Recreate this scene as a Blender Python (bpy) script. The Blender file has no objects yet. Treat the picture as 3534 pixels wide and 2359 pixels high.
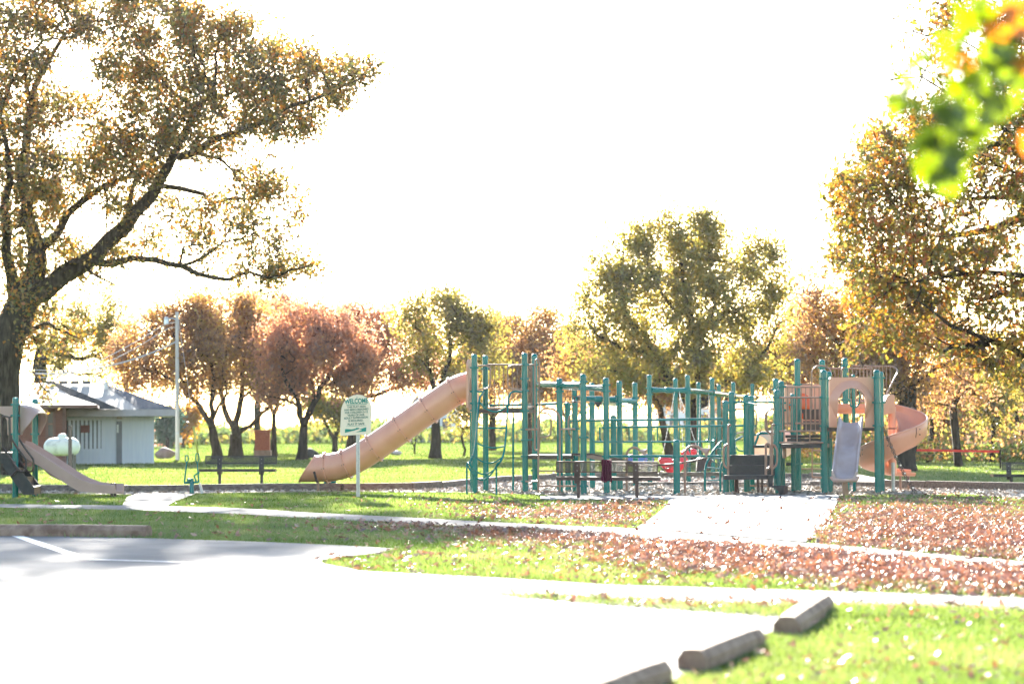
import bpy, math, random
import numpy as np
from mathutils import Vector, Matrix

random.seed(7)
rng = np.random.default_rng(11)
scene = bpy.context.scene
R = math.radians

# ------------------------------------------------------------------ camera
F = 8344.0                      # focal length of the 85 mm lens in photograph pixels
CX, CY = 1767.0, 1179.5
H = 1.42
TH = math.atan(288.5 / F)       # slight upward tilt
PH = R(0.35)                    # slight roll
_d = Vector((0, math.cos(TH), math.sin(TH)))
_r0 = Vector((1, 0, 0)); _u0 = Vector((0, -math.sin(TH), math.cos(TH)))
_u = _u0 * math.cos(PH) + _r0 * math.sin(PH)
_r = _r0 * math.cos(PH) - _u0 * math.sin(PH)
cam = bpy.data.cameras.new('camera')
cam_o = bpy.data.objects.new('camera', cam)
scene.collection.objects.link(cam_o)
scene.camera = cam_o
m = Matrix((( _r.x, _u.x, -_d.x, 0), (_r.y, _u.y, -_d.y, 0), (_r.z, _u.z, -_d.z, H), (0, 0, 0, 1)))
cam_o.matrix_world = m
cam.sensor_width = 36.0
cam.lens = 85.0
cam.clip_start = 0.2
cam.clip_end = 3000
cam.dof.use_dof = True
cam.dof.focus_distance = 46.0
cam.dof.aperture_fstop = 2.0

# ------------------------------------------------------------------ sky, sun, exposure
SUN_EL, SUN_AZ = R(16.5), R(-7.0)      # low sun ahead of the camera, slightly to its left
world = bpy.data.worlds.new('World'); scene.world = world; world.use_nodes = True
wn = world.node_tree.nodes; wl = world.node_tree.links
sky = wn.new('ShaderNodeTexSky'); sky.sky_type = 'NISHITA'; sky.sun_disc = False
sky.sun_elevation = SUN_EL; sky.sun_rotation = SUN_AZ
sky.air_density = 1.0; sky.dust_density = 0.6; sky.ozone_density = 1.0
bg = wn['Background']; wl.new(sky.outputs[0], bg.inputs[0]); bg.inputs[1].default_value = 0.058
sun = bpy.data.lights.new('sun', 'SUN'); sun.energy = 5.0; sun.angle = R(0.53); sun.color = (1.0, 0.93, 0.82)
sun_o = bpy.data.objects.new('sun', sun); scene.collection.objects.link(sun_o)
SDIR = Vector((math.sin(SUN_AZ) * math.cos(SUN_EL), math.cos(SUN_AZ) * math.cos(SUN_EL), math.sin(SUN_EL)))
sun_o.rotation_euler = (-SDIR).to_track_quat('-Z', 'Y').to_euler()
sun_o.location = (0, 0, 40)
scene.view_settings.view_transform = 'Standard'
scene.view_settings.look = 'None'
scene.view_settings.gamma = 1.0
scene.view_settings.use_curve_mapping = False
scene.view_settings.exposure = 3.3
cy = scene.cycles
cy.max_bounces = 8; cy.diffuse_bounces = 3; cy.glossy_bounces = 3; cy.transmission_bounces = 6
cy.transparent_max_bounces = 6; cy.volume_bounces = 0
cy.sample_clamp_indirect = 6.0
cy.caustics_reflective = False; cy.caustics_refractive = False
cy.use_denoising = True

# ------------------------------------------------------------------ helpers
def ray(x, y):
    return _d * F + _r * (x - CX) - _u * (y - CY)
def P(x, y, Y):
    """world point seen at photograph pixel (x, y) at distance Y"""
    d = ray(x, y); t = Y / d.y
    return Vector((d.x * t, Y, H + d.z * t))
def G(x, y, z=0.0):
    """world point on the ground seen at photograph pixel (x, y)"""
    d = ray(x, y); t = (z - H) / d.z
    return Vector((d.x * t, d.y * t, z))
def Pd(x, y, Y): return P(x * 1.50447, y * 1.50447, Y)
def Gd(x, y, z=0.0): return G(x * 1.50447, y * 1.50447, z)
def pix(X, Y, Z=0.0):
    """photograph pixel of world points (arrays)"""
    X = np.asarray(X); Y = np.asarray(Y); Z = np.asarray(Z) - H
    a = X * _r.x + Y * _r.y + Z * _r.z
    b = X * _u.x + Y * _u.y + Z * _u.z
    c = X * _d.x + Y * _d.y + Z * _d.z
    return CX + F * a / c, CY - F * b / c

C = scene.collection
MATS = {}
class MB:
    """collects faces for one mesh"""
    def __init__(s): s.v = []; s.f = []
    def add(s, vs, fs):
        o = len(s.v); s.v += [tuple(v) for v in vs]; s.f += [tuple(i + o for i in f) for f in fs]; return s
    def box(s, c, ax=(1, 0, 0), ay=(0, 1, 0), az=(0, 0, 1), hx=.5, hy=.5, hz=.5, bev=0.0):
        c = Vector(c); ax = Vector(ax).normalized() * hx; ay = Vector(ay).normalized() * hy; az = Vector(az).normalized() * hz
        if bev <= 0:
            vs = [c + ax * i + ay * j + az * k for k in (-1, 1) for j in (-1, 1) for i in (-1, 1)]
            return s.add(vs, [(0, 2, 3, 1), (4, 5, 7, 6), (0, 1, 5, 4), (2, 6, 7, 3), (0, 4, 6, 2), (1, 3, 7, 5)])
        bx = 1 - bev / hx; by = 1 - bev / hy; bz = 1 - bev / hz
        vs = []; L = {}
        for k in (-1, 1):
            for j in (-1, 1):
                for i in (-1, 1):
                    for n, (p, q, r_) in enumerate(((1, by, bz), (bx, 1, bz), (bx, by, 1))):
                        L[(i, j, k, n)] = len(vs); vs.append(c + ax * i * p + ay * j * q + az * k * r_)
        fs = []
        for i in (-1, 1):
            q = [L[(i, j, k, 0)] for j, k in ((-1, -1), (1, -1), (1, 1), (-1, 1))]; fs.append(q if i > 0 else q[::-1])
            q = [L[(j, i, k, 1)] for j, k in ((-1, -1), (-1, 1), (1, 1), (1, -1))]; fs.append(q if i > 0 else q[::-1])
            q = [L[(j, k, i, 2)] for j, k in ((-1, -1), (1, -1), (1, 1), (-1, 1))]; fs.append(q if i > 0 else q[::-1])
        for a in (-1, 1):
            for b in (-1, 1):
                fs.append([L[(a, b, -1, 0)], L[(a, b, 1, 0)], L[(a, b, 1, 1)], L[(a, b, -1, 1)]])
                fs.append([L[(a, -1, b, 0)], L[(a, 1, b, 0)], L[(a, 1, b, 2)], L[(a, -1, b, 2)]])
                fs.append([L[(-1, a, b, 1)], L[(1, a, b, 1)], L[(1, a, b, 2)], L[(-1, a, b, 2)]])
                for k in (-1, 1): fs.append([L[(a, b, k, 0)], L[(a, b, k, 1)], L[(a, b, k, 2)]])
        return s.add(vs, fs)
    def beam(s, p, q, w, h, up=(0, 0, 1), bev=0.0):
        p = Vector(p); q = Vector(q); d = q - p; up = Vector(up)
        ay = up.cross(d).normalized(); az = d.cross(ay).normalized()
        return s.box((p + q) / 2, d, ay, az, d.length / 2, w / 2, h / 2, bev)
    def tube(s, pts, r, n=8, caps=True, closed=False):
        pts = [Vector(p) for p in pts]; N = len(pts)
        rs = r if isinstance(r, (list, tuple)) else [r] * N
        T = []
        for i in range(N):
            a = pts[i - 1] if i > 0 else (pts[-1] if closed else pts[0])
            b = pts[i + 1] if i < N - 1 else (pts[0] if closed else pts[-1])
            t = (b - a); T.append(t.normalized() if t.length > 1e-9 else Vector((0, 0, 1)))
        up = Vector((0, 0, 1)) if abs(T[0].z) < .9 else Vector((0, 1, 0))
        x = up.cross(T[0]).normalized(); vs = []
        for i in range(N):
            x = (x - T[i] * x.dot(T[i])).normalized(); y = T[i].cross(x)
            for k in range(n):
                a = 2 * math.pi * k / n
                vs.append(pts[i] + (x * math.cos(a) + y * math.sin(a)) * rs[i])
        fs = []
        for i in range(N if closed else N - 1):
            j = (i + 1) % N
            for k in range(n):
                k2 = (k + 1) % n
                fs.append((i * n + k, i * n + k2, j * n + k2, j * n + k))
        if caps and not closed:
            fs.append(tuple(range(n))[::-1]); fs.append(tuple(range((N - 1) * n, N * n)))
        return s.add(vs, fs)
    def lathe(s, prof, o=(0, 0, 0), n=12, axis=(0, 0, 1), caps=True):
        o = Vector(o); z = Vector(axis).normalized()
        x = (Vector((1, 0, 0)) if abs(z.x) < .9 else Vector((0, 1, 0))); x = (x - z * x.dot(z)).normalized(); y = z.cross(x)
        vs = []; fs = []
        for (r, h) in prof:
            for k in range(n):
                a = 2 * math.pi * k / n; vs.append(o + z * h + (x * math.cos(a) + y * math.sin(a)) * r)
        for i in range(len(prof) - 1):
            for k in range(n):
                k2 = (k + 1) % n; fs.append((i * n + k, i * n + k2, (i + 1) * n + k2, (i + 1) * n + k))
        if caps: fs.append(tuple(range(n))[::-1]); fs.append(tuple(range((len(prof) - 1) * n, len(prof) * n)))
        return s.add(vs, fs)
    def prism(s, poly, o, ax, ay, t):
        """extrude a polygon given in the (ax, ay) plane by the vector t"""
        o = Vector(o); ax = Vector(ax); ay = Vector(ay); t = Vector(t); n = len(poly)
        a = [o + ax * p[0] + ay * p[1] for p in poly]; vs = a + [p + t for p in a]
        return s.add(vs, [tuple(range(n))[::-1], tuple(range(n, 2 * n))] + [(i, (i + 1) % n, n + (i + 1) % n, n + i) for i in range(n)])
    def grid(s, rows):
        n = len(rows[0]); vs = [p for r_ in rows for p in r_]
        return s.add(vs, [(i * n + k, i * n + k + 1, (i + 1) * n + k + 1, (i + 1) * n + k) for i in range(len(rows) - 1) for k in range(n - 1)])
    def sphere(s, c, r, n=10, m_=6, sc=(1, 1, 1)):
        c = Vector(c); prof = [(max(1e-4, r * math.sin(math.pi * i / m_)), -r * math.cos(math.pi * i / m_)) for i in range(m_ + 1)]
        t = MB().lathe(prof, (0, 0, 0), n)
        return s.add([c + Vector((v[0] * sc[0], v[1] * sc[1], v[2] * sc[2])) for v in t.v], t.f)

def spl(pts, k=6, closed=False):
    """Catmull-Rom through the points"""
    pts = [Vector(p) for p in pts]; n = len(pts); out = []
    for i in range(n if closed else n - 1):
        p0 = pts[i - 1] if (i > 0 or closed) else pts[0] * 2 - pts[1]; p1 = pts[i]; p2 = pts[(i + 1) % n]
        p3 = pts[(i + 2) % n] if (i + 2 < n or closed) else p2 * 2 - p1
        for j in range(k):
            t = j / k
            out.append(0.5 * ((2 * p1) + (p2 - p0) * t + (2 * p0 - 5 * p1 + 4 * p2 - p3) * t * t + (3 * p1 - p0 - 3 * p2 + p3) * t ** 3))
    if not closed: out.append(pts[-1])
    return out
def fillet(pts, r, k=5):
    """polyline with rounded corners"""
    pts = [Vector(p) for p in pts]; out = [pts[0]]
    for i in range(1, len(pts) - 1):
        a = (pts[i - 1] - pts[i]); b = (pts[i + 1] - pts[i]); q = min(r, a.length * .49, b.length * .49)
        a = pts[i] + a.normalized() * q; b = pts[i] + b.normalized() * q
        for j in range(k + 1):
            t = j / k; out.append(a * (1 - t) ** 2 + pts[i] * 2 * t * (1 - t) + b * t * t)
    return out + [pts[-1]]

def tag(o, label=None, cat=None, group=None, kind=None):
    if label: o['label'] = label
    if cat: o['category'] = cat
    if group: o['group'] = group
    if kind: o['kind'] = kind
    return o
def thing(name, loc, label, cat, group=None):
    o = bpy.data.objects.new(name, None); o.empty_display_size = .2; C.objects.link(o); o.location = Vector(loc)
    return tag(o, label, cat, group)
def root_loc(o):
    while o.parent: o = o.parent
    return Vector(o.location)
def obj(name, mb, mat, parent=None, smooth=35, loc=None):
    """one mesh object; coordinates of mb are world coordinates"""
    off = root_loc(parent) if parent else (Vector(loc) if loc is not None else Vector((0, 0, 0)))
    me = bpy.data.meshes.new(name)
    me.from_pydata([(v[0] - off.x, v[1] - off.y, v[2] - off.z) for v in mb.v], [], mb.f)
    me.update()
    if smooth:
        me.polygons.foreach_set('use_smooth', [True] * len(me.polygons)); me.set_sharp_from_angle(angle=R(smooth))
    me.materials.append(MATS[mat] if isinstance(mat, str) else mat)
    o = bpy.data.objects.new(name, me); C.objects.link(o)
    if parent: o.parent = parent
    elif loc is not None: o.location = off
    return o
def np_mesh(name, verts, faces_n, n_per, mat, parent=None, smooth=False, attrs=None):
    """big mesh from numpy arrays; faces all with n_per corners"""
    off = root_loc(parent) if parent else Vector((0, 0, 0))
    me = bpy.data.meshes.new(name)
    v = np.asarray(verts, dtype=np.float32) - np.array(off, dtype=np.float32)
    fcs = np.asarray(faces_n, dtype=np.int32)
    me.vertices.add(len(v)); me.vertices.foreach_set('co', v.ravel())
    nf = len(fcs); me.loops.add(nf * n_per); me.loops.foreach_set('vertex_index', fcs.ravel())
    me.polygons.add(nf); me.polygons.foreach_set('loop_start', np.arange(0, nf * n_per, n_per, dtype=np.int32))
    if smooth: me.polygons.foreach_set('use_smooth', np.ones(nf, dtype=bool))
    for an, av in (attrs or {}).items():
        a = me.attributes.new(an, 'FLOAT', 'POINT'); a.data.foreach_set('value', np.asarray(av, dtype=np.float32))
    me.update(calc_edges=True)
    me.materials.append(MATS[mat] if isinstance(mat, str) else mat)
    o = bpy.data.objects.new(name, me); C.objects.link(o)
    if parent: o.parent = parent
    return o

# ------------------------------------------------------------------ materials
def _mat(name):
    mt = bpy.data.materials.new(name); mt.use_nodes = True; MATS[name] = mt
    return mt, mt.node_tree.nodes, mt.node_tree.links, mt.node_tree.nodes['Principled BSDF']
def surf(name, c1, c2=None, rough=.5, scale=8, detail=6, bump=0, bscale=60, metal=0, spec=.5, lo=.35, hi=.65, vary=0.0, coat=0, stretch=None):
    """two-colour noise material with optional bump"""
    mt, n, l, p = _mat(name)
    p.inputs['Roughness'].default_value = rough; p.inputs['Metallic'].default_value = metal
    p.inputs['Specular IOR Level'].default_value = spec; p.inputs['Coat Weight'].default_value = coat
    tc = n.new('ShaderNodeTexCoord'); src = tc.outputs['Object']
    if stretch:
        mp = n.new('ShaderNodeMapping'); mp.inputs['Scale'].default_value = stretch; l.new(src, mp.inputs[0]); src = mp.outputs[0]
    nz = n.new('ShaderNodeTexNoise'); nz.inputs['Scale'].default_value = scale; nz.inputs['Detail'].default_value = detail
    l.new(src, nz.inputs['Vector'])
    rp = n.new('ShaderNodeValToRGB'); rp.color_ramp.elements[0].position = lo; rp.color_ramp.elements[1].position = hi
    rp.color_ramp.elements[0].color = (*c1, 1); rp.color_ramp.elements[1].color = (*(c2 or c1), 1)
    l.new(nz.outputs[0], rp.inputs[0]); l.new(rp.outputs[0], p.inputs['Base Color'])
    if vary:
        mr = n.new('ShaderNodeMapRange'); mr.inputs[3].default_value = rough - vary; mr.inputs[4].default_value = min(1, rough + vary)
        l.new(nz.outputs[0], mr.inputs[0]); l.new(mr.outputs[0], p.inputs['Roughness'])
    if bump:
        nb = n.new('ShaderNodeTexNoise'); nb.inputs['Scale'].default_value = bscale; nb.inputs['Detail'].default_value = 8
        l.new(src, nb.inputs['Vector'])
        b = n.new('ShaderNodeBump'); b.inputs['Strength'].default_value = 1; b.inputs['Distance'].default_value = bump
        l.new(nb.outputs[0], b.inputs['Height']); l.new(b.outputs[0], p.inputs['Normal'])
    return mt
def leafy(name, stops, scale=.7, transl=.45, rough=.45, spread=.35, gloss=.06, sat=1.12):
    """leaf material: colour by leaf (random per island) and by clump (noise); light shines through"""
    mt, n, l, p = _mat(name); n.remove(p); out = n['Material Output']
    geo = n.new('ShaderNodeNewGeometry'); tc = n.new('ShaderNodeTexCoord')
    nz = n.new('ShaderNodeTexNoise'); nz.inputs['Scale'].default_value = scale; nz.inputs['Detail'].default_value = 2
    l.new(tc.outputs['Object'], nz.inputs['Vector'])
    mr = n.new('ShaderNodeMapRange'); mr.inputs[1].default_value = .3; mr.inputs[2].default_value = .7
    l.new(nz.outputs[0], mr.inputs[0])
    mx = n.new('ShaderNodeMix'); mx.data_type = 'FLOAT'; mx.inputs[0].default_value = spread
    l.new(mr.outputs[0], mx.inputs[2]); l.new(geo.outputs['Random Per Island'], mx.inputs[3])
    rp = n.new('ShaderNodeValToRGB'); cr = rp.color_ramp
    while len(cr.elements) < len(stops): cr.elements.new(.5)
    for e, (pos, col) in zip(cr.elements, stops): e.position = pos; e.color = (*col, 1)
    l.new(mx.outputs[0], rp.inputs[0])
    di = n.new('ShaderNodeBsdfDiffuse'); tr = n.new('ShaderNodeBsdfTranslucent'); gl = n.new('ShaderNodeBsdfGlossy')
    gl.inputs['Roughness'].default_value = rough
    l.new(rp.outputs[0], di.inputs[0])
    hs = n.new('ShaderNodeHueSaturation'); hs.inputs['Saturation'].default_value = sat; hs.inputs['Value'].default_value = 1.5
    l.new(rp.outputs[0], hs.inputs['Color']); l.new(hs.outputs[0], tr.inputs[0])
    m1 = n.new('ShaderNodeMixShader'); m1.inputs[0].default_value = transl
    l.new(di.outputs[0], m1.inputs[1]); l.new(tr.outputs[0], m1.inputs[2])
    m2 = n.new('ShaderNodeMixShader'); m2.inputs[0].default_value = gloss
    l.new(m1.outputs[0], m2.inputs[1]); l.new(gl.outputs[0], m2.inputs[2]); l.new(m2.outputs[0], out.inputs[0])
    return mt

surf('teal', (.0003, .122, .115), (.0008, .148, .14), rough=.17, scale=3, vary=.05, spec=.4)
surf('tan_pipe', (.22, .125, .085), (.27, .16, .115), rough=.45, scale=9, vary=.08)
surf('tan_plastic', (.54, .25, .165), (.60, .29, .195), rough=.36, scale=2.2, vary=.08)
surf('mauve_plastic', (.36, .225, .18), (.42, .27, .22), rough=.36, scale=2.5, vary=.07)
surf('grey_plastic', (.30, .22, .205), (.37, .285, .27), rough=.22, scale=3, vary=.06)
surf('cream_plastic', (.55, .42, .32), (.62, .5, .4), rough=.4, scale=3)
surf('orange_plastic', (.62, .075, .012), (.68, .10, .02), rough=.18, scale=3)
surf('red_plastic', (.62, .02, .035), (.68, .035, .05), rough=.3, scale=3)
surf('black_deck', (.012, .011, .012), (.022, .02, .02), rough=.55, scale=12, bump=.002)
surf('brown_deck', (.03, .017, .013), (.05, .03, .024), rough=.5, scale=10, bump=.002)
surf('brown_vinyl', (.036, .016, .014), (.052, .024, .02), rough=.5, scale=12, vary=.08)
surf('dark_vinyl', (.012, .009, .008), (.022, .016, .013), rough=.5, scale=12)
surf('steel', (.32, .32, .33), (.42, .42, .43), rough=.38, metal=.85, scale=20, vary=.1)
surf('chain_steel', (.05, .045, .04), (.12, .11, .10), rough=.4, metal=.6, scale=30)
surf('bright_chain', (.6, .6, .6), (.75, .75, .75), rough=.3, metal=.7, scale=30)
surf('black_rubber', (.012, .012, .013), (.02, .02, .021), rough=.6, scale=15)
surf('maroon_cloth', (.06, .008, .022), (.085, .013, .034), rough=.95, scale=30, bump=.004, bscale=160, spec=.1)
surf('sign_cream', (.76, .62, .46), (.80, .66, .50), rough=.5, scale=5)
surf('sign_green', (.005, .19, .135), (.008, .22, .16), rough=.5, scale=5)
surf('sign_text', (.03, .12, .09), (.04, .14, .10), rough=.6, scale=5)
surf('timber', (.11, .085, .068), (.20, .165, .135), rough=.85, scale=4, bump=.012, bscale=18, stretch=(1.5, 6, 6))
surf('stop_concrete', (.17, .10, .068), (.30, .205, .15), rough=.85, scale=7, bump=.012, bscale=45)
surf('walk_concrete', (.155, .142, .134), (.215, .20, .19), rough=.85, spec=.2, scale=1.3, bump=.003, bscale=90)
surf('concrete', (.25, .232, .22), (.33, .308, .292), rough=.85, spec=.2, scale=1.1, bump=.003, bscale=90)
surf('asphalt', (.14, .138, .14), (.205, .20, .20), rough=.85, scale=.9, bump=.004, bscale=140, spec=.2)
surf('joint_dark', (.12, .11, .10), (.2, .19, .17), rough=.9, scale=6)
surf('line_paint', (.72, .72, .70), (.8, .8, .79), rough=.6, scale=9)
surf('mulch_bed', (.16, .125, .10), (.38, .32, .27), rough=.95, scale=26, bump=.03, bscale=40)
surf('mulch_chip', (.26, .21, .17), (.46, .40, .34), rough=.9, scale=3)
surf('lawn_soil', (.06, .105, .014), (.105, .16, .026), rough=1, scale=1.6, bump=.02, bscale=50, spec=0)
surf('strip_soil', (.06, .065, .025), (.11, .105, .045), rough=.95, scale=2.5, bump=.02, bscale=60, spec=.15)
surf('bark', (.028, .022, .018), (.075, .06, .05), rough=.95, scale=3.5, bump=.05, bscale=9, stretch=(3.2, 3.2, .7), spec=.2)
surf('bark_far', (.03, .024, .02), (.06, .048, .04), rough=.95, scale=3, bump=.04, bscale=8, stretch=(3, 3, .7), spec=.1)
surf('pole_wood', (.42, .40, .38), (.52, .50, .48), rough=.8, scale=3, stretch=(8, 8, .6))
surf('grey_metal', (.42, .44, .46), (.5, .52, .54), rough=.4, metal=.3, scale=6)
surf('lamp_glass', (.7, .78, .82), (.78, .85, .88), rough=.2, scale=3)
surf('wire_light', (.45, .45, .45), (.55, .55, .55), rough=.5, scale=8)
surf('siding_white', (.66, .72, .80), (.73, .79, .85), rough=.6, scale=2, stretch=(6, 6, .6))
surf('siding_brown', (.16, .065, .045), (.21, .09, .065), rough=.75, scale=3, stretch=(.6, .6, 5))
surf('brown_trim', (.13, .065, .055), (.17, .09, .075), rough=.7, scale=4)
surf('fascia_grey', (.36, .33, .33), (.42, .39, .39), rough=.6, scale=3)
surf('shingle_dark', (.065, .068, .078), (.12, .122, .135), rough=.9, scale=9, bump=.02, bscale=30)  # dark copy of the roof shingle for painted shade; also the roof vents
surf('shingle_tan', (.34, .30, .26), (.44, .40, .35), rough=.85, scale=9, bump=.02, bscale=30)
surf('door_grey', (.12, .14, .17), (.16, .185, .215), rough=.5, scale=3)
surf('window_glass', (.05, .06, .065), (.09, .10, .105), rough=.08, scale=2)
surf('tank_white', (.52, .54, .55), (.74, .77, .78), rough=.5, scale=5, lo=.3, hi=.5)
surf('wood_post', (.12, .085, .08), (.18, .13, .12), rough=.85, scale=5, stretch=(6, 6, .8))
surf('notice_brown', (.13, .03, .022), (.16, .04, .03), rough=.5, scale=6)
surf('notice_text', (.5, .42, .36), (.55, .47, .4), rough=.6, scale=6)
surf('kiosk_brick', (.34, .105, .065), (.42, .14, .09), rough=.85, scale=12)
surf('kiosk_stone', (.25, .16, .12), (.33, .22, .17), rough=.85, scale=6)
surf('rock_pink', (.22, .16, .15), (.33, .26, .25), rough=.9, scale=2.5, bump=.05, bscale=5)
surf('rock_dark', (.05, .05, .055), (.09, .09, .095), rough=.85, scale=2.5, bump=.05, bscale=5)
surf('rock_pale', (.4, .4, .4), (.5, .5, .5), rough=.85, scale=2.5, bump=.04, bscale=5)
surf('net_red', (.65, .03, .025), (.7, .04, .03), rough=.7, scale=5)
surf('car_blue', (.02, .075, .32), (.025, .085, .36), rough=.2, scale=2, coat=.5)
surf('car_glass', (.02, .025, .03), (.03, .035, .04), rough=.05, scale=2)
surf('house_white', (.62, .63, .66), (.7, .71, .74), rough=.7, scale=2)
surf('house_roof', (.22, .22, .24), (.3, .3, .32), rough=.9, scale=4)
surf('stake_yellow', (.5, .5, .12), (.6, .6, .2), rough=.6, scale=4)
surf('tyre', (.015, .015, .015), (.02, .02, .02), rough=.8, scale=9)

leafy('oak_leaf', [(0, (.05, .038, .028)), (.25, (.10, .06, .036)), (.42, (.085, .092, .03)), (.6, (.21, .14, .04)), (.8, (.29, .105, .035)), (1, (.22, .21, .045))], scale=.8, transl=.42, spread=.45)
leafy('right_leaf', [(0, (.06, .045, .024)), (.2, (.14, .07, .035)), (.36, (.11, .12, .03)), (.54, (.23, .18, .04)), (.72, (.30, .13, .04)), (.88, (.29, .08, .035)), (1, (.24, .26, .05))], scale=1.2, transl=.4, spread=.55)
leafy('red_leaf', [(0, (.14, .10, .08)), (.3, (.27, .15, .11)), (.55, (.39, .19, .12)), (.8, (.46, .23, .12)), (1, (.42, .31, .10))], scale=.8, transl=.56, spread=.5)
leafy('brown_leaf', [(0, (.10, .075, .056)), (.3, (.21, .125, .075)), (.55, (.32, .17, .08)), (.8, (.38, .25, .075)), (1, (.36, .33, .08))], scale=.8, transl=.56, spread=.5)
leafy('yellow_leaf', [(0, (.075, .06, .034)), (.3, (.17, .13, .045)), (.55, (.23, .22, .055)), (.8, (.34, .23, .06)), (1, (.33, .31, .07))], scale=.7, spread=.5, transl=.5)
leafy('green_leaf', [(0, (.03, .045, .018)), (.4, (.07, .10, .03)), (.75, (.15, .18, .045)), (1, (.24, .22, .06))], scale=.3)
leafy('orange_leaf', [(0, (.30, .10, .02)), (.5, (.40, .19, .025)), (1, (.42, .27, .04))], scale=.5)
leafy('pink_leaf', [(0, (.26, .12, .10)), (.5, (.38, .19, .16)), (1, (.42, .26, .2))], scale=.5)
leafy('conifer_leaf', [(0, (.03, .06, .04)), (.5, (.06, .11, .08)), (1, (.10, .16, .12))], scale=.6, transl=.2)
leafy('sprig_leaf', [(0, (.05, .08, .005)), (.6, (.10, .14, .006)), (1, (.15, .18, .008))], scale=.5, transl=.62)
leafy('sprig_shaded', [(0, (.035, .06, .01)), (1, (.07, .10, .012))], scale=.5, transl=.2)  # darker, less translucent copy of sprig_leaf paints leaves in shadow
leafy('sprig_orange', [(0, (.32, .07, .015)), (1, (.40, .16, .02))], scale=.5, transl=.6)
leafy('litter_leaf', [(0, (.055, .036, .028)), (.25, (.13, .065, .045)), (.5, (.23, .095, .058)), (.72, (.30, .15, .10)), (.88, (.40, .28, .22)), (.95, (.38, .11, .045)), (1, (.44, .22, .04))], scale=1.6, transl=.25, rough=.36, spread=.7, gloss=.12)
leafy('shaded_leaf', [(0, (.05, .025, .018)), (.5, (.11, .045, .03)), (1, (.17, .07, .035))], scale=1.2, transl=.15, rough=.5, spread=.7, gloss=.04)  # darker than the litter: shaded side of backlit leaves put into the colour
leafy('grass_blade', [(0, (.055, .095, .014)), (.45, (.11, .155, .028)), (.8, (.18, .20, .06)), (1, (.28, .25, .13))], scale=.6, transl=.48, spread=.5, gloss=.10, sat=1.05)
# ------------------------------------------------------------------ ground
def sheet(name, pts, z, mat, kind='structure', parent=None):
    b = MB(); b.add([(p.x, p.y, z) for p in pts], [tuple(range(len(pts)))])
    if MB and sum((b.v[i][0] * b.v[(i + 1) % len(b.v)][1] - b.v[(i + 1) % len(b.v)][0] * b.v[i][1]) for i in range(len(b.v))) < 0:
        b.f = [b.f[0][::-1]]
    o = obj(name, b, mat, parent, smooth=0)
    if kind: tag(o, kind=kind)
    return o
def polyd(l): return [Gd(x, y) for x, y in l]
def inside(poly, X, Y):
    r = np.zeros(len(X), bool); n = len(poly)
    for i in range(n):
        a = poly[i]; b = poly[(i + 1) % n]
        if a.y == b.y: continue
        c = ((a.y > Y) != (b.y > Y)) & (X < (b.x - a.x) * (Y - a.y) / (b.y - a.y) + a.x)
        r ^= c
    return r

LOT = polyd([(-700, 1216), (0, 1227), (345, 1234), (620, 1243), (800, 1251), (905, 1258), (870, 1268), (790, 1275), (737, 1284), (742, 1292), (830, 1309), (1140, 1325), (1400, 1341), (2000, 1358), (2349, 1368), (2800, 1381),
             (2800, 1413), (2349, 1397), (1925, 1386), (1790, 1440), (1640, 1505), (1545, 1562), (1400, 1650), (1100, 1900), (-1500, 1900)])
STRIP3 = polyd([(1138, 1362), (1300, 1367), (1500, 1375), (1700, 1382), (1890, 1389), (1855, 1400), (1800, 1414), (1600, 1401), (1400, 1387), (1200, 1371)])
WALK = polyd([(-500, 1147), (0, 1156), (340, 1160), (560, 1166), (720, 1176), (900, 1185), (1100, 1196), (1300, 1206), (1455, 1212), (1500, 1216), (1700, 1232), (1845, 1245), (1950, 1253), (2100, 1266), (2250, 1279), (2349, 1288), (2800, 1330),
              (2800, 1362), (2349, 1315), (2100, 1291), (1850, 1269), (1660, 1252), (1500, 1240), (1300, 1224), (1100, 1210), (900, 1198), (720, 1190), (560, 1180), (340, 1171), (0, 1164), (-500, 1153)])
PLAZA = polyd([(1460, 1213), (1500, 1187), (1528, 1162), (1540, 1148), (1240, 1147), (1240, 1139.5), (1560, 1138.5), (1700, 1136.5), (1928, 1136), (1918, 1160), (1885, 1214), (1848, 1246), (1700, 1233), (1500, 1217)])
SPUR = polyd([(280, 1160), (292, 1140), (318, 1131), (448, 1133), (420, 1144), (398, 1152), (384, 1161)])
TIMB = [(-250, 1696), (100, 1697), (270, 1697), (450, 1700), (660, 1697), (975, 1693), (1180, 1694), (1420, 1690), (1520, 1686), (1610, 1676), (1720, 1664), (1900, 1655), (2200, 1650), (2500, 1649), (2800, 1653), (2960, 1662), (3060, 1683), (3200, 1687), (3400, 1692), (3600, 1697), (3900, 1705)]
MULCH_FRONT = [(3900, 1745), (3534, 1722), (3330, 1704), (3200, 1707), (2900, 1709), (2700, 1712), (2300, 1713), (1950, 1710), (1800, 1704), (1660, 1700), (1500, 1697.5), (1180, 1697), (900, 1698), (690, 1701), (440, 1706), (100, 1702), (-250, 1700)]
MULCH = [G(x, y) for x, y in TIMB] + [G(x, y) for x, y in MULCH_FRONT]
PAD = [G(x, y) for x, y in [(672, 1682), (985, 1679), (1010, 1687), (660, 1692)]]

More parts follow.
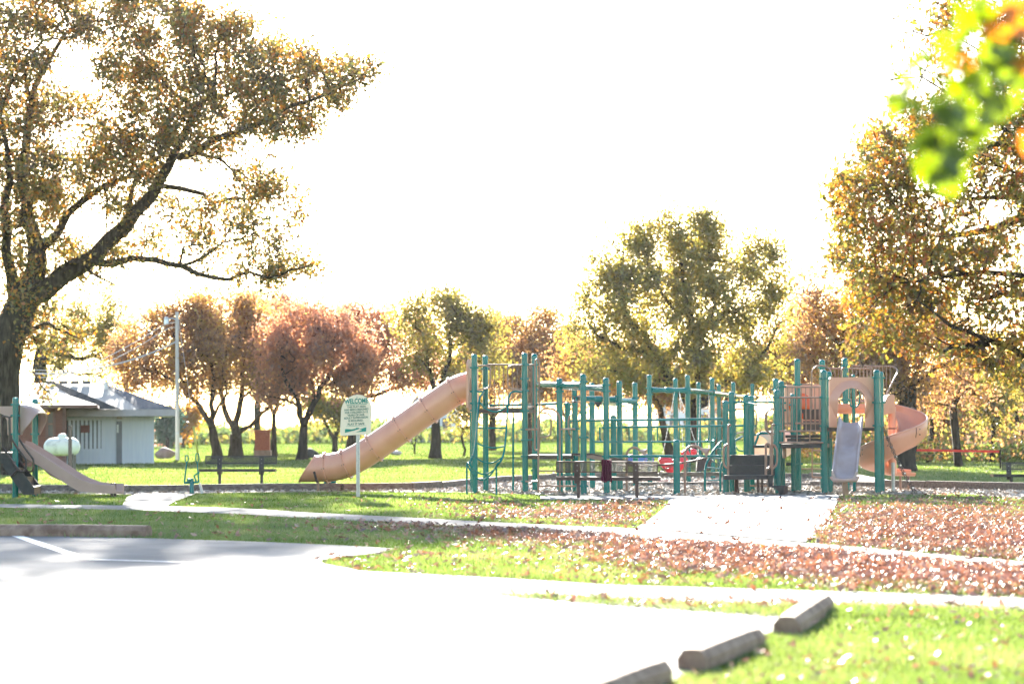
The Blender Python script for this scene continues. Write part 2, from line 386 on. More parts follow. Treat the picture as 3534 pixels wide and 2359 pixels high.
b = MB()
xs = [-260, -100, -60, -20, 0, 20, 60, 100, 260]; ys = [-20, 0, 20, 60, 120, 250, 400]
b.grid([[(x, y, -0.001) for x in xs] for y in ys])
tag(obj('lawn', b, 'lawn_soil', smooth=0), kind='structure')
sheet('parking_lot', LOT, .004, 'asphalt')
sheet('grass_strip', STRIP3, .010, 'strip_soil')
sheet('walkway', WALK, .008, 'walk_concrete')
plaza = sheet('plaza', PLAZA, .012, 'joint_dark')
sheet('footpath', SPUR, .014, 'walk_concrete')
sheet('mulch_bed', MULCH, .006, 'mulch_bed')
# plaza slabs
def lerp(a, b_, t): return a + (b_ - a) * t
ledge = [Gd(1540, 1140), Gd(1528, 1162), Gd(1500, 1187), Gd(1460, 1213)]
redge = [Gd(1927, 1137), Gd(1917, 1162), Gd(1888, 1211), Gd(1848, 1246)]
def along(pl, t):
    t = t * (len(pl) - 1); i = min(int(t), len(pl) - 2); return lerp(pl[i], pl[i + 1], t - i)
nrow = 7
for i in range(nrow):
    for j in range(2):
        t0, t1 = i / nrow + .0016, (i + 1) / nrow - .0016
        s0, s1 = j / 2 + .002, (j + 1) / 2 - .002
        q = [lerp(along(ledge, t), along(redge, t), s) for t, s in ((t0, s0), (t0, s1), (t1, s1), (t1, s0))]
        bb = MB(); bb.prism([(p.x, p.y) for p in q][::-1] if False else [(p.x, p.y) for p in q], (0, 0, .013), (1, 0, 0), (0, 1, 0), (0, 0, .012))
        obj('slab', bb, 'concrete', plaza, smooth=0)
q = [Gd(1240, 1147), Gd(1240, 1139.6), Gd(1538, 1138.8), Gd(1538, 1147)]
bb = MB(); bb.prism([(p.x, p.y) for p in q], (0, 0, .013), (1, 0, 0), (0, 1, 0), (0, 0, .012)); obj('slab', bb, 'concrete', plaza, smooth=0)
bb = MB(); bb.prism([(p.x, p.y) for p in PAD], (0, 0, .002), (1, 0, 0), (0, 1, 0), (0, 0, .07)); tag(obj('concrete_pad', bb, 'concrete', smooth=0), kind='structure')

# painted bay lines
def stripe(name, pts, w, z):
    bb = MB(); pts = [Gd(*p) for p in pts]; L = []; Rr = []
    for i, p in enumerate(pts):
        d = (pts[min(i + 1, len(pts) - 1)] - pts[max(i - 1, 0)]); d.z = 0; d.normalize(); nn = Vector((-d.y, d.x, 0)) * w / 2
        L.append((p + nn + Vector((0, 0, z)))); Rr.append((p - nn + Vector((0, 0, z))))
    bb.grid([L, Rr]); o = obj(name, bb, 'line_paint', smooth=0); tag(o, kind='structure'); return o
stripe('parking_line', [(20, 1223), (100, 1250), (195, 1282)], .14, .008)
stripe('parking_line', [(195, 1283.2), (330, 1287), (520, 1293)], .10, .0082)
stripe('parking_line', [(1210, 1478), (900, 1530), (300, 1640)], .10, .008)

# parking stops: chamfered concrete blocks, each a thing
def parking_stop(p, q, label, w=.19, h=.125):
    p = Vector((p.x, p.y, 0.006)); q = Vector((q.x, q.y, 0.006)); d = (q - p).normalized(); nrm = Vector((-d.y, d.x, 0))
    prof = [(-w / 2, 0), (w / 2, 0), (w / 2, h * .55), (w * .30, h * .95), (w * .2, h), (-w * .2, h), (-w * .30, h * .95), (-w / 2, h * .55)]
    n = 5; rows = []
    bb = MB(); L = (q - p).length
    for i in range(n + 1):
        t = i / n; c = p + d * (L * t)
        e = .94 if i in (0, n) else 1.0
        rows.append([c + nrm * (x * e + random.uniform(-.002, .002)) + Vector((0, 0, z * e + (random.uniform(-.002, .002) if z > 0 else 0))) for x, z in prof])
    k = len(prof); vs = [v for r_ in rows for v in r_]
    fs = [(i * k + j, i * k + (j + 1) % k, (i + 1) * k + (j + 1) % k, (i + 1) * k + j) for i in range(n) for j in range(k)]
    fs += [tuple(range(k))[::-1], tuple(range(n * k, n * k + k))]
    bb.add(vs, fs)
    o = obj('parking_stop', bb, 'stop_concrete', loc=p, smooth=22)
    tag(o, label, 'parking stop', 'concrete parking stops')
bn, bf = G(2388, 2312), G(2594, 2230); dirB = (bf - bn).normalized()
parking_stop(bn, bf, 'concrete parking stop in the middle of the row of three beside the grass')
cn, cf = G(2714, 2190), G(2838, 2106)
parking_stop(cn, cf, 'farthest concrete parking stop of the row beside the lower grass corner')
af = G(2266, 2350); parking_stop(af, af - dirB * 1.75, 'nearest concrete parking stop, cut off by the lower picture edge')
dn = G(514, 1851); parking_stop(dn, dn + Vector((-3.2, .75, 0)), 'long concrete parking stop in tree shade at the far edge of the lot', w=.24, h=.15)

# timber edging of the mulch bed: single beams, butted end to end
edge = thing('timber_edging', G(1180, 1694), 'weathered timber edging running round the back of the mulch play area', 'edging')
def timbers(pl, parent, w=.15, h=.17, seg=2.4, z=.0):
    pl = [G(x, y) for x, y in pl]; k = 0
    for a, b_ in zip(pl, pl[1:]):
        L = (b_ - a).length; n = max(1, round(L / seg))
        for i in range(n):
            p = lerp(a, b_, i / n); q = lerp(a, b_, (i + 1) / n); d = (q - p).normalized()
            dz = random.uniform(-.012, .012); hh = h + random.uniform(-.01, .01)
            bb = MB(); bb.beam(p + d * .008 + Vector((0, 0, hh / 2 + dz)), q - d * .008 + Vector((0, 0, hh / 2 + dz + random.uniform(-.01, .01))), w, hh, bev=.012)
            obj('timber', bb, 'timber', parent); k += 1
timbers(TIMB, edge)
edge2 = thing('timber_edging', G(2600, 1677), 'low timber divider across the mulch in front of the swings', 'edging')
timbers([(2150, 1676), (2500, 1675), (2800, 1677), (3050, 1681)], edge2, h=.10)

# ---------------------------------------------------------------- scatter helpers
def rot_mats(yaw, pitch, roll):
    cy_, sy_ = np.cos(yaw), np.sin(yaw); cp, sp = np.cos(pitch), np.sin(pitch); cr, sr = np.cos(roll), np.sin(roll)
    M = np.empty((len(yaw), 3, 3))
    M[:, 0, 0] = cy_ * cp; M[:, 0, 1] = cy_ * sp * sr - sy_ * cr; M[:, 0, 2] = cy_ * sp * cr + sy_ * sr
    M[:, 1, 0] = sy_ * cp; M[:, 1, 1] = sy_ * sp * sr + cy_ * cr; M[:, 1, 2] = sy_ * sp * cr - cy_ * sr
    M[:, 2, 0] = -sp; M[:, 2, 1] = cp * sr; M[:, 2, 2] = cp * cr
    return M
def scatter(tv, tf, pos, size, M, curl=None):
    tv = np.asarray(tv, float); tf = np.asarray(tf, int); n = len(pos)
    V = np.broadcast_to(tv, (n, *tv.shape)).copy()
    if curl is not None: V[:, :, 2] *= curl[:, None]
    V *= np.asarray(size)[:, None, None]
    V = np.einsum('nij,nkj->nki', M, V) + np.asarray(pos)[:, None, :]
    Fs = tf[None] + (np.arange(n) * len(tv))[:, None, None]
    return V.reshape(-1, 3), Fs.reshape(-1, tf.shape[1])
_hp = [(-.5, 0), (-.28, .15), (-.2, .07), (-.02, .29), (.06, .13), (.26, .25), (.28, .1), (.5, .02)]
_out = _hp + [(x, -y) for x, y in _hp[::-1][:-1]]
LOBED_V = [(0, 0, 0)] + [(x, y, .55 * (y * y) * 1.6 + .35 * x * x) for x, y in _out]
LOBED_F = [(0, i + 1, (i + 1) % len(_out) + 1) for i in range(len(_out))]
SIMPLE_V = [(-.5, 0, 0), (-.05, .32, .1), (.5, 0, .04), (-.05, -.32, .1)]
SIMPLE_F = [(0, 2, 1), (0, 3, 2)]

# ---------------------------------------------------------------- mulch chips
def px_sample(n, x0, x1, y0, y1, g=None):
    x = rng.uniform(x0, x1, n); y = rng.uniform(y0, y1, n)
    dx = x - CX; dy = y - CY
    D = np.array(_d) * F + dx[:, None] * np.array(_r) - dy[:, None] * np.array(_u)
    t = -H / D[:, 2]
    return D[:, 0] * t, D[:, 1] * t, x, y
X, Y, px, py = px_sample(60000, -200, 3750, 1640, 1735)
k = inside(MULCH, X, Y) & ~inside(PLAZA, X, Y)
X, Y = X[k], Y[k]; n = len(X)
V, Fs = scatter([(-.5, -.16, 0), (.5, -.16, 0), (.5, .16, .05), (-.5, .16, .05)], [(0, 1, 2, 3)], np.c_[X, Y, rng.uniform(.01, .035, n)], rng.uniform(.05, .13, n), rot_mats(rng.uniform(0, 6.28, n), rng.normal(0, .35, n), rng.normal(0, .35, n)))
tag(np_mesh('mulch_chips', V, Fs, 4, 'mulch_chip'), 'pale wood chips covering the play area', 'wood chips', kind='stuff')

# ---------------------------------------------------------------- grass
def blades(X, Y, h, w, z0=0.0, lean=.45):
    n = len(X); a = rng.uniform(0, 6.28, n); la = rng.uniform(0, 6.28, n); L = np.abs(rng.normal(0, lean, n)) * h
    V = np.empty((n, 3, 3)); dx = np.cos(a) * w / 2; dy = np.sin(a) * w / 2
    V[:, 0] = np.c_[X - dx, Y - dy, np.full(n, z0)]; V[:, 1] = np.c_[X + dx, Y + dy, np.full(n, z0)]
    V[:, 2] = np.c_[X + np.cos(la) * L, Y + np.sin(la) * L, z0 + h * rng.uniform(.7, 1.0, n)]
    return V.reshape(-1, 3), np.arange(n * 3).reshape(-1, 3)
hard = [WALK, PLAZA, SPUR, MULCH, PAD]
def on_grass(X, Y, jx=.05, jy=.16):
    X = X + rng.normal(0, jx, len(X)); Y = Y + rng.normal(0, jy, len(Y))
    g = ~inside(LOT, X, Y) | inside(STRIP3, X, Y)
    for p_ in hard: g &= ~inside(p_, X, Y)
    return g
VV = []; FF = []; o_ = 0
for n, y0, y1, hh, ww in ((150000, 1690, 1860, .062, .011), (190000, 1800, 2130, .06, .009), (120000, 2080, 2440, .055, .0065)):
    X, Y, px, py = px_sample(n, -250, 3800, y0, y1)
    k = on_grass(X, Y); X, Y = X[k], Y[k]; n2 = len(X)
    patch = .75 + .5 * np.sin(X * 1.3 + np.sin(Y * .9) * 2) * np.sin(Y * 1.1 + 1)
    V, Fs = blades(X, Y, hh * rng.uniform(.5, 1.25, n2) * np.clip(patch, .5, 1.3), ww)
    VV.append(V); FF.append(Fs + o_); o_ += len(V)
tag(np_mesh('grass', np.concatenate(VV), np.concatenate(FF), 3, 'grass_blade'), 'short green grass of the verges and lawn', 'grass', kind='stuff')
X, Y, px, py = px_sample(230000, -300, 3850, 1533, 1692)
k = on_grass(X, Y); X, Y = X[k], Y[k]; n2 = len(X)
V, Fs = blades(X, Y, .06 * rng.uniform(.6, 1.3, n2), .012 + .00022 * Y, lean=.7)
tag(np_mesh('lawn_grass', V, Fs, 3, 'grass_blade'), 'sunlit lawn grass stretching away behind the playground', 'grass', kind='stuff')

# ---------------------------------------------------------------- fallen leaves
def blob(px, py, l):
    w = np.zeros(len(px))
    for cx_, cy_, rx, ry, a in l: w = np.maximum(w, a * np.exp(-(((px / 1.50447 - cx_) / rx) ** 2 + ((py / 1.50447 - cy_) / ry) ** 2)))
    return w
DENS = [(2150, 1205, 260, 52, 1.3), (2300, 1230, 200, 50, 1.3), (2000, 1220, 130, 32, 1.1), (1950, 1165, 60, 30, .5), (2300, 1160, 120, 22, .35),
        (1900, 1275, 260, 20, 1.2), (2250, 1318, 260, 28, 1.3), (2050, 1300, 200, 24, 1.2), (1600, 1262, 220, 16, 1.1), (1350, 1237, 200, 13, .95), (1150, 1222, 160, 12, .8), (950, 1209, 140, 9, .5), (2349, 1345, 200, 22, .8), (1700, 1290, 250, 18, .5),
        (1380, 1172, 120, 14, 1.1), (1300, 1180, 120, 14, .9), (1180, 1180, 120, 12, .65), (1450, 1160, 70, 14, 1.0), (1400, 1195, 100, 14, .8), (1100, 1165, 100, 18, .3)]
X, Y, px, py = px_sample(430000, -250, 3800, 1690, 2110)
k = on_grass(X, Y, .12, .3)
# thinned so that the number per square metre follows the drifts
wd = blob(px, py, DENS) + .022
sc_ = (py - 1468) / 400.0
k &= rng.uniform(0, 1, len(X)) < wd * np.clip(.72 * sc_, .3, .95)
X, Y = X[k], Y[k]; n = len(X); wd = wd[k]
V, Fs = scatter(LOBED_V, LOBED_F, np.c_[X, Y, .022 + rng.uniform(0, .045, n) * np.clip(wd, .3, 1)], np.clip(rng.gamma(5, .0138, n), .03, .12), rot_mats(rng.uniform(0, 6.28, n), rng.normal(0, .42, n), rng.normal(0, .42, n)), rng.uniform(-1, 3.0, n))
tag(np_mesh('fallen_leaves', V, Fs, 3, 'litter_leaf'), 'dry reddish brown oak leaves lying in drifts on the grass', 'leaves', kind='stuff')
print('litter', n)
X, Y, px, py = px_sample(1500, 1200, 3800, 2080, 2400)
k = on_grass(X, Y) & (rng.uniform(0, 1, len(X)) < .5); X, Y = X[k], Y[k]; n = len(X)
V, Fs = scatter(LOBED_V, LOBED_F, np.c_[X, Y, .03 + rng.uniform(0, .02, n)], rng.uniform(.04, .085, n), rot_mats(rng.uniform(0, 6.28, n), rng.normal(0, .4, n), rng.normal(0, .4, n)), rng.uniform(-.5, 2.2, n))
tag(np_mesh('scattered_leaves', V, Fs, 3, 'litter_leaf'), 'loose dry leaves scattered over the grass by the parking stops', 'leaves', kind='stuff')
# single leaves on the plaza and the walkway
spots = [(1601, 1152), (1648, 1166), (1605, 1180), (1686, 1182), (1660, 1172), (1785, 1158), (1790, 1146), (1862, 1147), (1848, 1159), (1751, 1152), (1702, 1161), (1722, 1181), (1792, 1172), (1820, 1180), (1760, 1178), (1668, 1206), (1640, 1208), (1718, 1217), (1855, 1200), (1790, 1221), (1700, 1224), (1608, 1228), (1740, 1210), (1905, 1148), (1630, 1146), (1578, 1163), (1625, 1194), (1880, 1278), (1690, 1246), (1560, 1225), (1460, 1222), (1100, 1203), (1240, 1206), (1985, 1262), (2230, 1288), (2300, 1290)]
leaf_me = []
for i in range(5):
    cu = random.uniform(2.2, 4.2)
    me = bpy.data.meshes.new('fallen_leaf'); me.from_pydata([(x, y, z * cu) for x, y, z in LOBED_V], [], LOBED_F); me.materials.append(MATS['shaded_leaf']); leaf_me.append(me)
for i, s in enumerate(spots):
    o = bpy.data.objects.new('fallen_leaf', leaf_me[i % 5]); C.objects.link(o)
    p = Gd(*s); o.location = (p.x, p.y, .034); o.scale = (random.uniform(.13, .19),) * 3
    o.rotation_euler = (random.uniform(-.5, .5), random.uniform(-.4, .4), random.uniform(0, 6.28))
    tag(o, 'single curled dry brown leaf lying on the pale concrete paving', 'leaf', 'single leaves on the paving')
# ------------------------------------------------------------------ trees
def grow(pos, par, att, infl, kill, step, iters, r_, up=.05, jit=.25):
    """space colonisation: branches reach for the attractor points"""
    pos = [np.array(p, float) for p in pos]; par = list(par); att = np.asarray(att, float)
    A = np.array(pos); D = np.sqrt(((att[:, None] - A[None]) ** 2).sum(2)); bi = D.argmin(1); bd = D.min(1)
    used = set()
    for _ in range(iters):
        act = bd < infl
        if not act.any():
            if len(att) == 0: break
            act = bd <= bd.min() + .01
        idx = bi[act]; vec = att[act] - np.array(pos)[idx]; vec /= np.linalg.norm(vec, axis=1)[:, None] + 1e-9
        new = []
        for j in np.unique(idx):
            v = vec[idx == j].sum(0); v /= np.linalg.norm(v) + 1e-9
            v = v + r_.normal(0, jit, 3) + np.array([0, 0, up]); v /= np.linalg.norm(v) + 1e-9
            key = (j, tuple(np.round(v * 2)))
            if key in used: continue
            used.add(key); new.append((j, pos[j] + v * step))
        if not new: break
        s0 = len(pos)
        for j, p in new: pos.append(p); par.append(int(j))
        N = np.array([p for _, p in new]); Dn = np.sqrt(((att[:, None] - N[None]) ** 2).sum(2))
        m_ = Dn.min(1); better = m_ < bd; bi[better] = Dn.argmin(1)[better] + s0; bd[better] = m_[better]
        keep = bd > kill; att = att[keep]; bi = bi[keep]; bd = bd[keep]
        if len(att) == 0: break
    return np.array(pos), np.array(par)
def radii(pos, par, rb, rt, e=2.3):
    n = len(pos); s = np.zeros(n); r_ = np.zeros(n)
    for i in range(n - 1, -1, -1):
        r_[i] = (s[i] if s[i] > 0 else 1.0) ** (1 / e)
        if par[i] >= 0: s[par[i]] += r_[i] ** e
    pw = math.log(rb / rt) / math.log(max(r_[0], 1.5))
    return rt * r_ ** pw
def limb_mesh(pos, par, rad, bark=.0, rmin=0.0, flare=1.0):
    n = len(pos); ch = [[] for _ in range(n)]
    for i in range(n):
        if par[i] >= 0: ch[par[i]].append(i)
    V = []; Fq = []; o = 0; st = [(0, -1)]
    while st:
        i, p = st.pop(); chain = [] if p < 0 else [p]
        while True:
            chain.append(i); c = ch[i]
            if not c: break
            c = sorted(c, key=lambda k: -rad[k])
            for k in c[1:]: st.append((k, i))
            i = c[0]
        if len(chain) < 2 or rad[chain[min(1, len(chain) - 1)]] < rmin: continue
        r0 = rad[chain[min(1, len(chain) - 1)]]; sides = 10 if r0 > .2 else 7 if r0 > .07 else 5 if r0 > .025 else 3
        pts = pos[chain]; rs = rad[chain].copy()
        if p >= 0: rs[0] = min(rs[0], rs[1] * 1.15)
        elif flare > 1: rs[0] *= flare
        T = np.gradient(pts, axis=0); T /= np.linalg.norm(T, axis=1)[:, None] + 1e-9
        x = np.cross([0, 0, 1.0] if abs(T[0][2]) < .9 else [0, 1.0, 0], T[0]); x /= np.linalg.norm(x)
        ang = np.arange(sides) * 2 * math.pi / sides
        for k in range(len(pts)):
            x = x - T[k] * x.dot(T[k]); x /= np.linalg.norm(x) + 1e-9; y = np.cross(T[k], x)
            rr = rs[k] * (1 + (bark * rng.normal(0, 1, sides) if bark and rs[k] > .08 else 0))
            V.append(pts[k] + (np.cos(ang) * rr)[:, None] * x + (np.sin(ang) * rr)[:, None] * y)
        for k in range(len(pts) - 1):
            for q in range(sides):
                q2 = (q + 1) % sides; Fq.append((o + k * sides + q, o + k * sides + q2, o + (k + 1) * sides + q2, o + (k + 1) * sides + q))
        o += len(pts) * sides
    return np.concatenate(V), np.array(Fq)
def leaves_on(pos, rad, thr, per, sig, size, tmpl=None, droop=0.0, total=None, clump=None, wfun=None):
    tips = np.where(rad < thr)[0]
    if total: per = total / max(1, len(tips))
    q = pos[tips]; w = np.zeros(len(tips)); fr = clump or 1.7
    for i in range(7):
        kv = rng.normal(0, 1, 3); kv *= fr * rng.uniform(.6, 1.6) / np.linalg.norm(kv); w += np.sin(q @ kv * 2.2 + rng.uniform(0, 6.28))
    w = np.clip(.8 + w / 3.4, .08, None) ** 1.2 * rng.gamma(1.3, 1, len(tips)); w /= w.mean()
    if wfun is not None: w = w * wfun(q)
    cnt = rng.poisson(per * w); base = np.repeat(pos[tips], cnt, axis=0); n = len(base)
    off = rng.normal(0, sig, (n, 3)); off[:, 2] -= droop * np.abs(rng.normal(0, sig, n))
    tv, tf = tmpl or (SIMPLE_V, SIMPLE_F)
    return scatter(tv, tf, base + off, rng.uniform(size[0], size[1], n), rot_mats(rng.uniform(0, 6.28, n), rng.normal(.2, .8, n), rng.normal(0, .9, n)), rng.uniform(.2, 2, n))
def put_tree(name, base, pos, par, rb, rt, leafmat, label, thr, sig, size, total, bark='bark_far', cat='tree', group=None, tmpl=None, rmin=0, flare=1.2, rough=.0, droop=0.0, nleaf=None, clump=None, wfun=None):
    t = thing(name, (base.x, base.y, 0), label, cat, group)
    rad = radii(pos, par, rb, rt)
    if CAPS:
        for i in range(len(pos)):
            if i in CAPS: rad[i] = CAPS[i]
            elif par[i] >= 0: rad[i] = min(rad[i], rad[par[i]] * .88)
        CAPS.clear()
    V, Fq = limb_mesh(pos, par, rad, rough, rmin, flare); np_mesh('trunk', V, Fq, 4, bark, t, smooth=True)
    n0 = nleaf or 0
    V, Ft = leaves_on(pos[n0:], rad[n0:], thr, 1, sig, size, tmpl, droop, total, clump, wfun)
    np_mesh('crown', V, Ft, 3, leafmat, t)
    return t
CAPS = {}
def chain(pos, par, pts, start, step=.5, wob=.06, rr=None):
    i0 = len(pos)
    """append a traced limb to the seed skeleton"""
    cur = start; last = np.array(pos[start])
    for p in pts:
        p = np.array(p); L = np.linalg.norm(p - last); n = max(1, int(L / step))
        for i in range(1, n + 1):
            q = last + (p - last) * i / n + (rng.normal(0, wob, 3) if i < n else 0); pos.append(q); par.append(cur); cur = len(pos) - 1
        last = p
    if rr:
        for i in range(i0, len(pos)): CAPS[i] = rr[0] + (rr[1] - rr[0]) * (i - i0) / max(1, len(pos) - 1 - i0)
    return cur
def nearest(pos, p):
    return int(((np.array(pos) - np.array(p)) ** 2).sum(1).argmin())

# ---- the great oak at the left edge
YO = 74.0
def limb_pts(l, y0, y1): return [tuple(Pd(x, y, YO + y0 + (y1 - y0) * i / max(1, len(l) - 1))) for i, (x, y) in enumerate(l)]
tb = Vector((Pd(-3, 1085, YO).x, YO, 0))
pos = [np.array((tb.x, tb.y, -.05))]; par = [-1]
fork = chain(pos, par, limb_pts([(-3, 950), (3, 850), (18, 780), (42, 722), (60, 680)], 0, 0), 0, .5, .02, (.66, .46))
up = chain(pos, par, limb_pts([(78, 640), (85, 600), (84, 565), (74, 530), (58, 490), (66, 462), (98, 436), (129, 409)], 0, 1.5), fork, .4, .03, (.34, .12))
kA = chain(pos, par, limb_pts([(102, 668), (147, 628), (214, 592), (249, 552), (285, 521), (312, 485), (347, 450), (369, 409), (400, 356), (414, 320), (434, 285), (445, 249), (485, 218), (494, 191)], -.2, -1.5), fork, .4, .03, (.32, .05))
LIMBS = [([(414, 360), (450, 347), (490, 320), (534, 307), (579, 289), (614, 276), (659, 245), (712, 231), (757, 214), (801, 191)], -1.3, -2.4),
         ([(89, 574), (134, 534), (156, 490), (187, 463), (231, 432), (267, 414), (320, 400), (356, 392)], .4, 2.0),
         ([(300, 500), (300, 450), (318, 412)], -.6, .8),
         ([(209, 600), (258, 605), (303, 592), (356, 596), (387, 605), (418, 610), (454, 628), (490, 637), (525, 641), (570, 623), (614, 637), (641, 632), (668, 619), (710, 610)], -1.0, -3.2),
         ([(418, 608), (445, 601), (481, 579), (512, 556), (560, 545)], -2.0, -3.0),
         ([(414, 600), (421, 567), (440, 562), (470, 560)], -2.0, -2.2),
         ([(362, 425), (414, 432), (467, 445), (485, 467), (534, 454), (579, 458), (640, 455)], -1.0, 1.0),
         ([(455, 352), (507, 365), (534, 392), (547, 414), (590, 420)], -1.4, .5),
         ([(62, 480), (50, 420), (62, 307), (76, 223), (93, 169), (120, 125), (147, 80), (187, 49), (223, 49)], .3, 1.8),
         ([(76, 240), (53, 150), (98, 93), (89, 53)], .8, -.5),
         ([(40, 700), (20, 600), (10, 480), (20, 380), (0, 260), (30, 180)], .4, -2.0),
         ([(8, 800), (-60, 700), (-150, 600), (-220, 480), (-250, 330)], .2, 2.5),
         ([(240, 428), (246, 460), (243, 510), (246, 560)], 1.3, .3),
         ([(190, 612), (230, 638), (255, 648), (280, 663)], -.6, -1.4),
         ([(60, 760), (110, 740), (150, 760), (185, 775)], -.2, -1.8),
         ([(40, 730), (90, 800), (75, 850), (95, 885), (118, 905)], -.4, -2.2)]
LRR = [(.13, .03), (.17, .05), (.10, .05), (.12, .02), (.06, .02), (.05, .02), (.09, .02), (.06, .02), (.18, .04), (.09, .03), (.2, .04), (.25, .06), (.05, .02), (.05, .015), (.09, .02), (.07, .015)]
for (l, y0, y1), q_ in zip(LIMBS, LRR):
    pts = limb_pts(l, y0, y1); chain(pos, par, pts, nearest(pos, pts[0]), .4, .04, q_)
nseed = len(pos)
BLOBS = [(30, 60, 90), (150, 40, 60), (250, 50, 75), (370, 60, 85), (440, 40, 60), (60, 200, 70), (130, 250, 40), (300, 160, 85), (400, 180, 90), (480, 130, 90), (560, 110, 70), (600, 180, 85), (650, 140, 70), (700, 190, 75), (770, 190, 60), (820, 178, 42), (855, 148, 18), (690, 260, 60), (610, 260, 75), (520, 250, 90), (430, 280, 80), (330, 290, 90), (230, 300, 80), (40, 330, 90), (140, 390, 80), (250, 380, 85), (330, 390, 55), (20, 450, 80), (100, 470, 50), (760, 232, 36), (690, 312, 28), (480, 330, 40), (20, 560, 60), (40, 650, 45), (90, 715, 50), (50, 770, 40), (140, 760, 42), (180, 772, 22), (95, 890, 16), (115, 905, 12),
         (560, 385, 36), (610, 410, 42), (650, 445, 34), (690, 470, 20), (580, 440, 36), (470, 480, 30), (520, 460, 25), (540, 540, 45), (600, 555, 42), (640, 540, 30), (480, 555, 36), (440, 520, 32), (560, 495, 34), (400, 470, 30), (600, 612, 34), (660, 600, 30), (710, 610, 24), (742, 600, 14), (640, 640, 18), (550, 615, 28), (480, 615, 18), (390, 590, 14),
         (280, 480, 30), (330, 545, 26), (290, 570, 30), (230, 590, 32), (160, 590, 20), (195, 640, 18), (140, 640, 18), (240, 645, 12), (560, 60, 40), (520, 45, 40), (620, 85, 36), (720, 130, 30), (800, 140, 26), (100, 600, 14), (350, 480, 20), (180, 560, 18),
         (-80, 120, 110), (-100, 320, 110), (-120, 500, 90), (-220, 400, 100), (-230, 200, 110), (120, -40, 70), (320, -40, 70)]
att = []
for x, y, r_ in BLOBS:
    n = int(4 + r_ * r_ * .022); a = rng.uniform(0, 6.28, n); q = r_ * np.sqrt(rng.uniform(0, 1, n)); dep = rng.uniform(-1, 1, n) * min(4.2, 1.2 + r_ / 28)
    sc_ = -1.2 * (x - 200) / 600
    for i in range(n): att.append(tuple(Pd(x + q[i] * math.cos(a[i]), y + q[i] * math.sin(a[i]), YO + dep[i] + sc_)))
pos, par = grow(pos, par, att, 2.2, .34, .3, 70, rng, .02, .22)
put_tree('oak_tree', tb, pos, par, .66, .007, 'oak_leaf', 'huge old oak with thick spreading limbs over the small slide at the left edge', .03, .20, (.09, .18), 94000, 'bark', clump=1.9, rough=.04, flare=1.25, nleaf=nseed, droop=.3)
print('oak nodes', len(pos))

# ---- the near oak reaching in at the right edge
YR = 34.0
def z2(x, y, Y=YR): return P(2750 + x / 1.2066, y / 1.2066, Y)
rb = Vector((9.4, YR + .6, 0))
pos = [np.array((rb.x, rb.y, -.05))]; par = [-1]
f1 = chain(pos, par, [(9.35, YR + .6, 1.2), (9.3, YR + .5, 2.4)], 0, .4, .02)
f2 = chain(pos, par, [(9.1, YR + .3, 3.6), (9.0, YR, 5.2), (8.7, YR - .2, 7.0)], f1, .4, .05)
RL = [([(1100, 1190), (946, 1150), (850, 1138), (700, 1140), (600, 1155), (480, 1175), (380, 1180)], 0, -1.2),
      ([(1150, 860), (946, 818), (850, 822), (700, 830), (560, 800), (420, 780)], 0, .8), ([(946, 900), (830, 950), (700, 975), (600, 985), (480, 970)], .2, 1.2),
      ([(1120, 1500), (946, 1480), (800, 1415), (640, 1358), (560, 1290), (500, 1250)], -.2, -1.5), ([(1100, 640), (946, 600), (820, 600), (700, 640), (560, 620), (430, 600)], 0, -.8),
      ([(850, 520), (700, 430), (600, 370), (520, 320), (430, 325), (370, 270), (322, 253)], 0, .3), ([(430, 325), (390, 332), (346, 345)], .2, .2), ([(520, 322), (510, 280), (470, 240), (440, 235)], .2, .5),
      ([(900, 300), (760, 210), (640, 140), (580, 70), (550, 0)], 0, .5), ([(620, 120), (540, 150), (480, 130), (430, 70)], .3, .6), ([(640, 150), (600, 40), (560, -20)], .3, -.4), ([(946, 120), (880, 60), (860, 0)], 0, -.5), ([(946, 60), (900, 30), (940, -20)], 0, .4),
      ([(800, 1420), (740, 1440), (650, 1440), (600, 1470)], -.5, -1), ([(946, 1230), (860, 1220), (760, 1250), (640, 1220)], .4, 1.0)]
for l, y0, y1 in RL:
    pts = [tuple(z2(x, y, YR + y0 + (y1 - y0) * i / (len(l) - 1))) for i, (x, y) in enumerate(l)]
    chain(pos, par, pts, nearest(pos, pts[0]), .25, .025, (.075, .014) if l[0][1] > 550 else (.024, .005))
nseed = len(pos)
RBL = [(300, 600, 65), (420, 560, 75), (540, 540, 70), (180, 760, 55), (280, 760, 85), (400, 720, 90), (520, 700, 90), (640, 700, 95), (760, 700, 95), (880, 650, 95), (900, 560, 80), (150, 900, 45), (240, 900, 85), (360, 900, 95), (480, 900, 95), (610, 890, 80), (740, 870, 50), (900, 790, 70), (125, 1060, 42), (220, 1060, 85), (340, 1060, 95), (470, 1050, 95), (600, 1060, 85), (720, 1060, 70), (860, 1030, 70), (280, 1180, 75), (400, 1180, 85), (520, 1215, 70), (250, 1300, 45), (330, 1300, 65), (260, 1400, 45), (340, 1400, 45), (230, 1470, 25), (450, 1330, 55), (480, 1430, 45), (640, 1180, 55), (760, 1200, 60), (880, 1180, 60), (910, 1290, 60), (900, 1400, 60), (820, 1330, 45), (700, 1290, 40), (890, 1500, 60), (640, 1420, 50), (760, 1440, 60), (700, 1500, 40), (600, 1270, 45), (820, 1540, 50), (920, 1580, 50), (560, 1500, 30), (490, 480, 36), (600, 440, 50), (740, 540, 80), (880, 450, 80), (900, 330, 60), (880, 150, 50), (800, 130, 25),
       (1050, 500, 100), (1080, 700, 110), (1080, 900, 110), (1050, 1150, 100), (1080, 1380, 100), (1060, 300, 100)]
